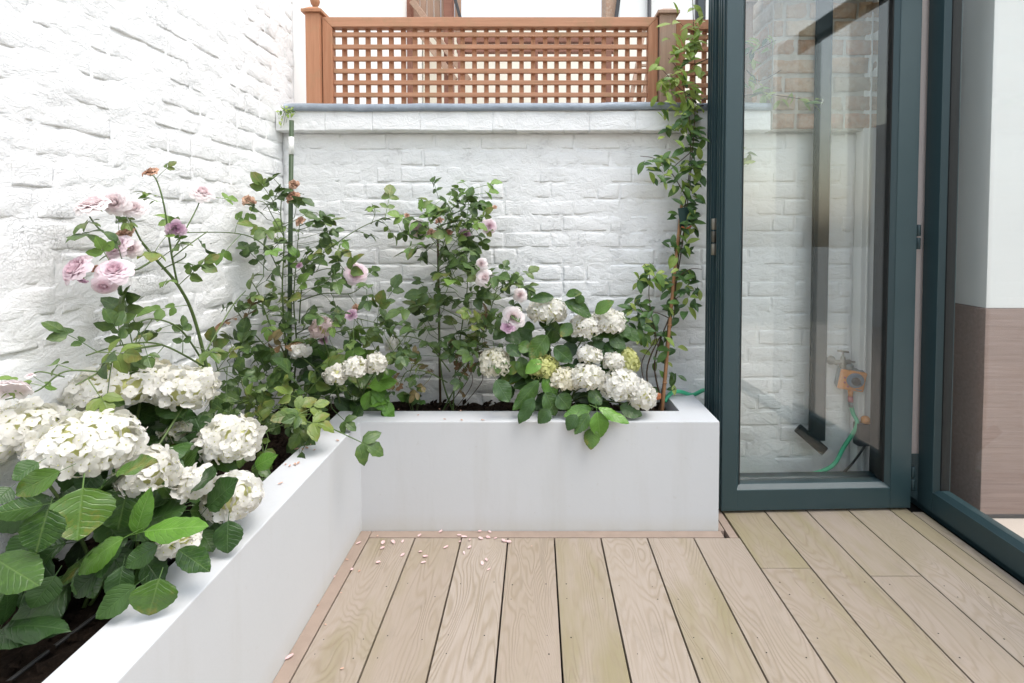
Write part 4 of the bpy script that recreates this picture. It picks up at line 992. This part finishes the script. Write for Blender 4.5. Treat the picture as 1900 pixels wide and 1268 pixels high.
# rose on the thin dark cane
rose('upright rose bush with fading pale blooms in front of the garden wall', (-0.40,2.24,0.365), [
  dict(p=[(820,700,2.22),(815,600,2.20),(812,500,2.19),(830,430,2.19),(838,385,2.20)], r=.0045, r1=.0014, root=1, d=56, tw=.09, k=K('nnnb'), u0=.28),
  dict(p=[(845,690,2.22),(858,600,2.20),(868,520,2.18),(862,450,2.18),(842,418,2.19)], r=.004, r1=.0014, root=1, d=62, tw=.10, k=K('nnn'), u0=.25),
  dict(p=[(860,690,2.20),(895,620,2.17),(915,560,2.15),(925,520,2.15)], r=.0035, r1=.0014, root=1, d=54, tw=.08, k=K('nnn'), u0=.25),
  dict(p=[(838,400,2.2),(828,375,2.19),(812,368,2.18)], r=.0018, d=44, k=K('nb'), s=.7),
  dict(p=[(838,400,2.2),(860,385,2.2),(868,362,2.2),(870,348,2.2)], r=.0018, d=56, k=K('b'), s=.75),
  dict(p=[(868,375,2.2),(880,395,2.19),(890,412,2.18)], r=.0015, d=16, k=K('n'), s=.5),
  dict(p=[(846,420,2.19),(875,420,2.18),(908,418,2.17)], r=.0015, d=16, k=K('n'), s=.6),
  dict(p=[(830,430,2.19),(800,412,2.19),(778,425,2.19)], r=.0018, d=44, k=K('nb'), s=.7),
  dict(p=[(835,690,2.18),(795,640,2.13),(760,625,2.10),(728,625,2.08)], r=.003, d=48, k=K('n'), s=.65, tw=.04),
  dict(p=[(830,710,2.18),(790,690,2.12),(755,690,2.10),(740,720,2.09)], r=.003, d=56, k=K('nr'), s=.65, tw=.04),
  dict(p=[(840,700,2.20),(875,660,2.18),(905,640,2.17)], r=.003, d=50, k=K('nnr'), s=.8, tw=.05),
  dict(p=[(862,715,2.2),(880,680,2.2),(905,655,2.2)], r=.0016, d=6, k=K('r'), s=.6, m=M_stemb, root=1),
  dict(p=[(875,715,2.2),(870,680,2.2),(860,650,2.2)], r=.0016, d=6, k=K('r'), s=.6, m=M_stemb, root=1),
  dict(p=[(890,715,2.2),(895,690,2.2),(885,640,2.2)], r=.0016, d=4, k=K('r'), s=.6, m=M_stemb, root=1),
  dict(p=[(855,720,2.2),(850,690,2.2),(868,640,2.2)], r=.0016, d=4, k=K('r'), s=.6, m=M_stemb, root=1),
 ], [(775,428,2.18,40,'pale',(-.3,-.7,-.3)),(862,436,2.16,26,'mauve',(.2,-.8,.3)),(908,420,2.16,28,'pink',(.3,-.8,.1)),(888,421,2.17,15,'dry'),(900,516,2.13,36,'pale'),
     (893,490,2.13,24,'pale'),(952,590,2.07,44,'pale',(-.1,-.9,.2)),(943,606,2.06,30,'mauve'),(965,548,2.10,26,'pale'),(815,410,2.17,16,'dry'),(800,432,2.17,16,'dry'),
     (918,385,2.17,9,'dry'),(832,432,2.16,16,'dry'),(755,400,2.2,10,'dry')], 34, K('nnb'), 0.170, 0.88)
# stakes
st = thing('plant_stake', 'tall green plastic stake with a worn white band in the wall corner', 'stake', (P(537,700,2.2).x,2.2,.36))
s0 = P(536,742,2.2); s1 = P(541,224,2.2)
link('rod', mesh(*tube([s0, s0.lerp(s1,.5), s1], .0098, .0098, 10), M_stake), st)
b0 = s0.lerp(s1, (742-286)/518); b1 = s0.lerp(s1, (742-254)/518)
link('band', mesh(*tube([b0, b1], .0112, .0112, 10), M_tape), st)
s0 = P(817,752,2.235); s1 = P(812,420,2.235)
tag(link('plant_cane', mesh(*tube([s0,s0.lerp(s1,.5),s1], .0055, .005, 8), M_stemb)), 'thin dark plant cane among the upright rose leaves', 'cane')

# ------------------------------------------------------------------ jasmine on its bamboo cane
c0 = Vector((0.565,2.235,0.36)); cpts = [c0, P(1236,680,2.25), P(1250,520,2.28), P(1266,370,2.31)]
mb = MB(); ln = smooth_line(cpts, 4)
mb.add(*tube(ln, .0085, .0065, 10))
for q in (3, 6, 9):
    mb.add(*tube([ln[q]-Vector((0,0,.004)), ln[q]+Vector((0,0,.004))], .0102, .0102, 10))
tag(link('bamboo_cane', mb.mesh(M_bamboo, True)), 'orange-brown bamboo cane carrying the jasmine', 'cane')
jas = thing('climbing_jasmine', 'climbing jasmine with narrow leaves up the cane beside the folded door', 'climber', (0.56,2.25,.365))
JST = [[(1232,700,2.27),(1240,600,2.29),(1262,480,2.31),(1275,380,2.31),(1285,280,2.29),(1290,180,2.28),(1288,80,2.30),(1284,-20,2.36)],
       [(1215,690,2.27),(1222,640,2.28),(1250,560,2.3),(1262,440,2.31),(1278,330,2.3),(1280,230,2.27),(1262,140,2.28),(1240,108,2.29)],
       [(1200,690,2.28),(1225,625,2.29),(1248,600,2.3),(1256,500,2.3),(1270,420,2.31)],
       [(1190,680,2.28),(1215,630,2.29),(1200,590,2.27),(1180,560,2.26)],
       [(1222,650,2.28),(1205,560,2.27),(1205,510,2.27),(1195,490,2.27)],
       [(1240,590,2.29),(1215,580,2.28),(1165,575,2.27)],
       [(1275,370,2.31),(1245,320,2.29),(1215,295,2.28),(1188,290,2.28)],
       [(1285,280,2.29),(1250,310,2.28),(1225,335,2.28)],
       [(1288,180,2.28),(1262,165,2.27),(1225,125,2.27)],
       [(1250,520,2.29),(1280,500,2.28),(1302,500,2.30)],[(1245,560,2.29),(1280,540,2.28),(1300,545,2.28)],
       [(1288,200,2.29),(1330,190,2.36),(1400,175,2.34),(1460,180,2.32),(1530,192,2.31)],
       [(1290,120,2.30),(1340,100,2.36),(1385,100,2.34),(1440,75,2.33)],[(1385,130,2.34),(1410,150,2.33),(1450,130,2.32)]]
for q, pts in enumerate(JST):
    pp = [P(*v) for v in pts]
    if q < 4: pp = [c0+Vector((random.uniform(-.03,.03),random.uniform(0,.03),0))]+pp
    link('stem', mesh(*tube(smooth_line(pp,6), .0042 if q < 3 else .0024, .0014, 5), M_stemb), jas)
CL = [(1284,110,26,70,40,2.29,.85),(1252,178,40,36,34,2.28,.85),(1248,232,28,30,16,2.27,.6),(1238,128,20,30,9,2.28,.95),(1268,60,28,40,14,2.31,.95),(1282,215,24,40,26,2.28,.5),(1285,275,24,40,30,2.28,.3),(1222,312,34,28,26,2.27,.35),(1275,335,30,34,30,2.28,.35),
      (1274,400,26,34,24,2.28,.35),(1262,452,28,28,22,2.28,.35),(1205,510,30,26,26,2.26,.5),(1268,545,36,50,50,2.27,.3),(1190,585,32,42,50,2.26,.2),(1232,640,28,40,16,2.26,.35),(1235,700,24,26,12,2.25,.3),
      (1290,40,16,40,10,2.32,.9),(1386,110,14,40,12,2.34,.6),(1425,80,26,14,8,2.33,.8),(1405,168,26,14,9,2.33,.7),(1460,180,34,10,8,2.32,.7),(1510,190,18,8,5,2.31,.8),(1250,150,14,44,8,2.27,.9),(1385,290,8,18,5,2.33,.5)]
jl = []
for (px, py, rx, ry, n, Y, br) in CL:
    for q in range(n):
        a = random.uniform(0,2*math.pi); r_ = math.sqrt(random.random())
        p = P(px+rx*r_*math.cos(a), py+ry*r_*math.sin(a), Y+random.uniform(-.035,.05))
        p.y = min(p.y, 2.385 if p.z < 1.64 else 2.315) if p.z < 1.80 else p.y
        d = Vector((random.uniform(-1,1), random.uniform(-.7,.2), random.uniform(-.9,.5)))
        L_ = random.uniform(.040,.070); up = Vector((random.uniform(-.4,.4), -.7, .7))
        kd = 'b' if random.random() < br else 'n'
        # keep clear of the folded doors
        tip = p+d.normalized()*L_
        if (tip.x > 0.765 and tip.y < 2.345): d.y = abs(d.y)*.3; d.x = -abs(d.x) if p.x < .8 else d.x
        jl.append((L_, random.choice(LEAFJ[kd]), kd, frame(p, d, up, L_)))
jl.sort(key=lambda q: -q[0])
for (L_, me, kd, M) in jl[:300]: link('leaf', me, jas, M)
for kd, mt in (('n', M_lfJ), ('b', M_lfJb)):
    mb = MB()
    for (L_, me, k2, M) in jl[300:]:
        if k2 == kd: mb.add([v.co.copy() for v in me.vertices], [tuple(p.vertices) for p in me.polygons], M)
    if mb.v: o = link('small_leaf', mb.mesh(mt, True), jas); o['kind'] = 'stuff'
# little white star flowers and faded ones
vs_all = MB()
def star(px, py, Y, s_):
    mb = MB()
    for q in range(5):
        vs, fs = leaf_verts(.34,.1,.2,0,0,3); mb.add(vs, fs, Matrix.Rotation(2*math.pi*q/5,4,'Z'))
    link('flower', mb.mesh(M_creamp, True), jas, frame(P(px,py,Y), rv(), Vector((random.uniform(-.4,.4),-1,.3)), s_))
for (px,py,Y,s_) in ((1526,190,2.305,.02),(1240,138,2.27,.017),(1258,298,2.26,.013),(1226,305,2.26,.012),(1290,195,2.26,.012),(1318,100,2.34,.015),(1380,285,2.32,.016),(1272,250,2.25,.012)):
    star(px,py,Y,s_)
# plant label and its terracotta clip on the cane
lb = thing('plant_label', 'dark green plant label hanging on the bamboo cane', 'plant label', P(1272,405,2.27))
q = P(1268,402,2.275)
link('card', bbox((-.022,-.001,-.045),(.03,.001,.04), M_tag, .0008, 1), lb, Matrix.Translation(q) @ Matrix.Rotation(R(10),4,'Z') @ Matrix.Rotation(R(-8),4,'Y'))
link('clip', mesh(*tube(smooth_line([q+Vector((-.01,-.004,-.046)), q+Vector((.014,-.010,-.052)), q+Vector((.034,-.004,-.044))],5), .004, .005, 7), M_terra), lb)
tag(link('pot_shard', bbox((-.016,-.012,-.012),(.016,.012,.014), M_terra, .006, 2), None, Matrix.Translation(P(1219,736,2.2)) @ Matrix.Rotation(.6,4,'Z')), 'orange terracotta shard at the foot of the jasmine', 'pot shard')
# tuft growing from the wall at the ledge corner
tf = thing('wall_weed', 'small trailing weed growing from the crack at the ledge end', 'weed', P(530,205,2.31))
for q in range(34):
    p = P(530+random.uniform(-14,14), 205+random.uniform(-9,22)*(1 if q % 3 else .5), 2.31+random.uniform(-.02,.02))
    p.x = max(p.x, WX+.012)
    link('leaf', random.choice(LEAFJ['b' if q % 3 else 'n']), tf, frame(p, Vector((random.uniform(-.3,1),-.6,random.uniform(-1,.6))), Vector((.3,-.7,.6)), random.uniform(.014,.026)))
for q in range(3):
    a = P(533,204,2.325); link('stem', mesh(*tube(smooth_line([a, P(526+4*q,212,2.305), P(521+5*q,238-5*q,2.315)],4), .0014,.0008,4), M_stemg), tf)
# low dark-leaved weeds between the roses
lw = thing('geranium_seedling', 'low lobed-leaf seedling on the soil behind the front planter wall', 'seedling', (P(770,748,2.17).x,2.17,.365))
for q in range(16):
    p = P(770+random.uniform(-24,20), 738+random.uniform(-28,14), 2.15+random.uniform(-.03,.05))
    put_leaf(lw, p, p+Vector((random.uniform(-1,1),-.5,random.uniform(-.3,.5))).normalized()*random.uniform(.035,.06), 'd' if q % 3 else 'n')
    if q < 6: link('stem', mesh(*tube([Vector((lw.location.x,2.17,.362)), p], .0015,.0012,4), M_stemg), lw)
# drip line
tag(link('drip_pipe', mesh(*tube(smooth_line([Vector((-.99,.55,.377)),Vector((-.95,.9,.38)),Vector((-.88,1.4,.385)),Vector((-.86,1.9,.395)),Vector((-.78,2.13,.398)),Vector((-.3,2.15,.402)),Vector((.2,2.17,.395)),Vector((.55,2.2,.39))],8), 0.0042, n=8), M_black)), 'thin black irrigation pipe lying on the soil', 'irrigation pipe')

# ------------------------------------------------------------------ fallen petals
def petal_me(mat, seed):
    rr_ = random.Random(seed); vs = []; fs = []
    for i in range(4):
        t = i/3
        for j in range(4):
            u = -1+2*j/3; wv = .5*math.sin(math.pi*(.15+.72*t))
            vs.append((u*wv, t-.5, .12*u*u+.10*(t-.5)**2+.05*rr_.uniform(-1,1)))
    for i in range(3):
        for j in range(3): a = i*4+j; fs.append((a,a+1,a+5,a+4))
    return mesh(vs, fs, mat)
PM = [petal_me(M_fallen, q) for q in range(4)]; PMB = [petal_me(M_fallenb, 9+q) for q in range(3)]
d1 = [(540,418),(685,448),(688,415),(750,412),(808,408),(910,372),(1038,348),(808,490),(660,535),(915,470),(945,500),(933,535),(1070,443),(1150,370),(1155,410),(1180,380),(1215,398),(1213,443),(1180,478),
      (1275,346),(1335,350),(1280,390),(1325,384),(1370,390),(1420,405),(1450,410),(1290,540),(1315,520),(1330,578),(500,578),(395,622),(120,1110)]
for q in d1:
    p = PZ(500+q[0]/3.267, 880+q[1]/3.268, 0.003)
    s_ = random.uniform(.011,.021)
    o = link('fallen_petal', random.choice(PM), None, Matrix.Translation(p+Vector((0,0,.0005))) @ Matrix.Rotation(random.uniform(0,6.3),4,'Z') @ Matrix.Rotation(random.uniform(-.25,.25),4,'X') @ Matrix.Diagonal((s_*random.uniform(.5,.9),s_*1.1,s_*random.uniform(.5,1.1),1)))
    tag(o, 'pale pink rose petal fallen on the deck boards', 'petal', 'petals fallen on the deck')
for q in ((295,795),(340,912),(435,720),(545,588),(470,518),(655,375),(1590,436),(440,1180)):
    p = PZ(500+q[0]/3.267, 880+q[1]/3.268, 0.003); s_ = random.uniform(.006,.012)
    o = link('dry_petal', random.choice(PMB), None, Matrix.Translation(p) @ Matrix.Rotation(random.uniform(0,6.3),4,'Z') @ Matrix.Diagonal((s_*.6,s_,s_,1)))
    tag(o, 'shrivelled brown petal scrap lying on the deck', 'petal', 'brown petal scraps on the deck')
for q in ((160,740),(220,735),(265,745),(195,742),(95,830),(150,830),(170,822),(400,690),(65,942),(435,590),(875,540),(1000,505),(1130,570),(760,508),(1125,515),(1255,570),(1030,565),(215,722),(245,712),(120,838)):
    p = PZ(500+q[0]/3.17, 600+q[1]/3.17, LZ+.003); s_ = random.uniform(.009,.016)
    o = link('dry_petal', random.choice(PMB), None, Matrix.Translation(p) @ Matrix.Rotation(random.uniform(0,6.3),4,'Z') @ Matrix.Diagonal((s_*.5,s_,s_,1)))
    tag(o, 'shrivelled brown petal scrap lying on the planter top', 'petal', 'brown petal scraps on the planter top')
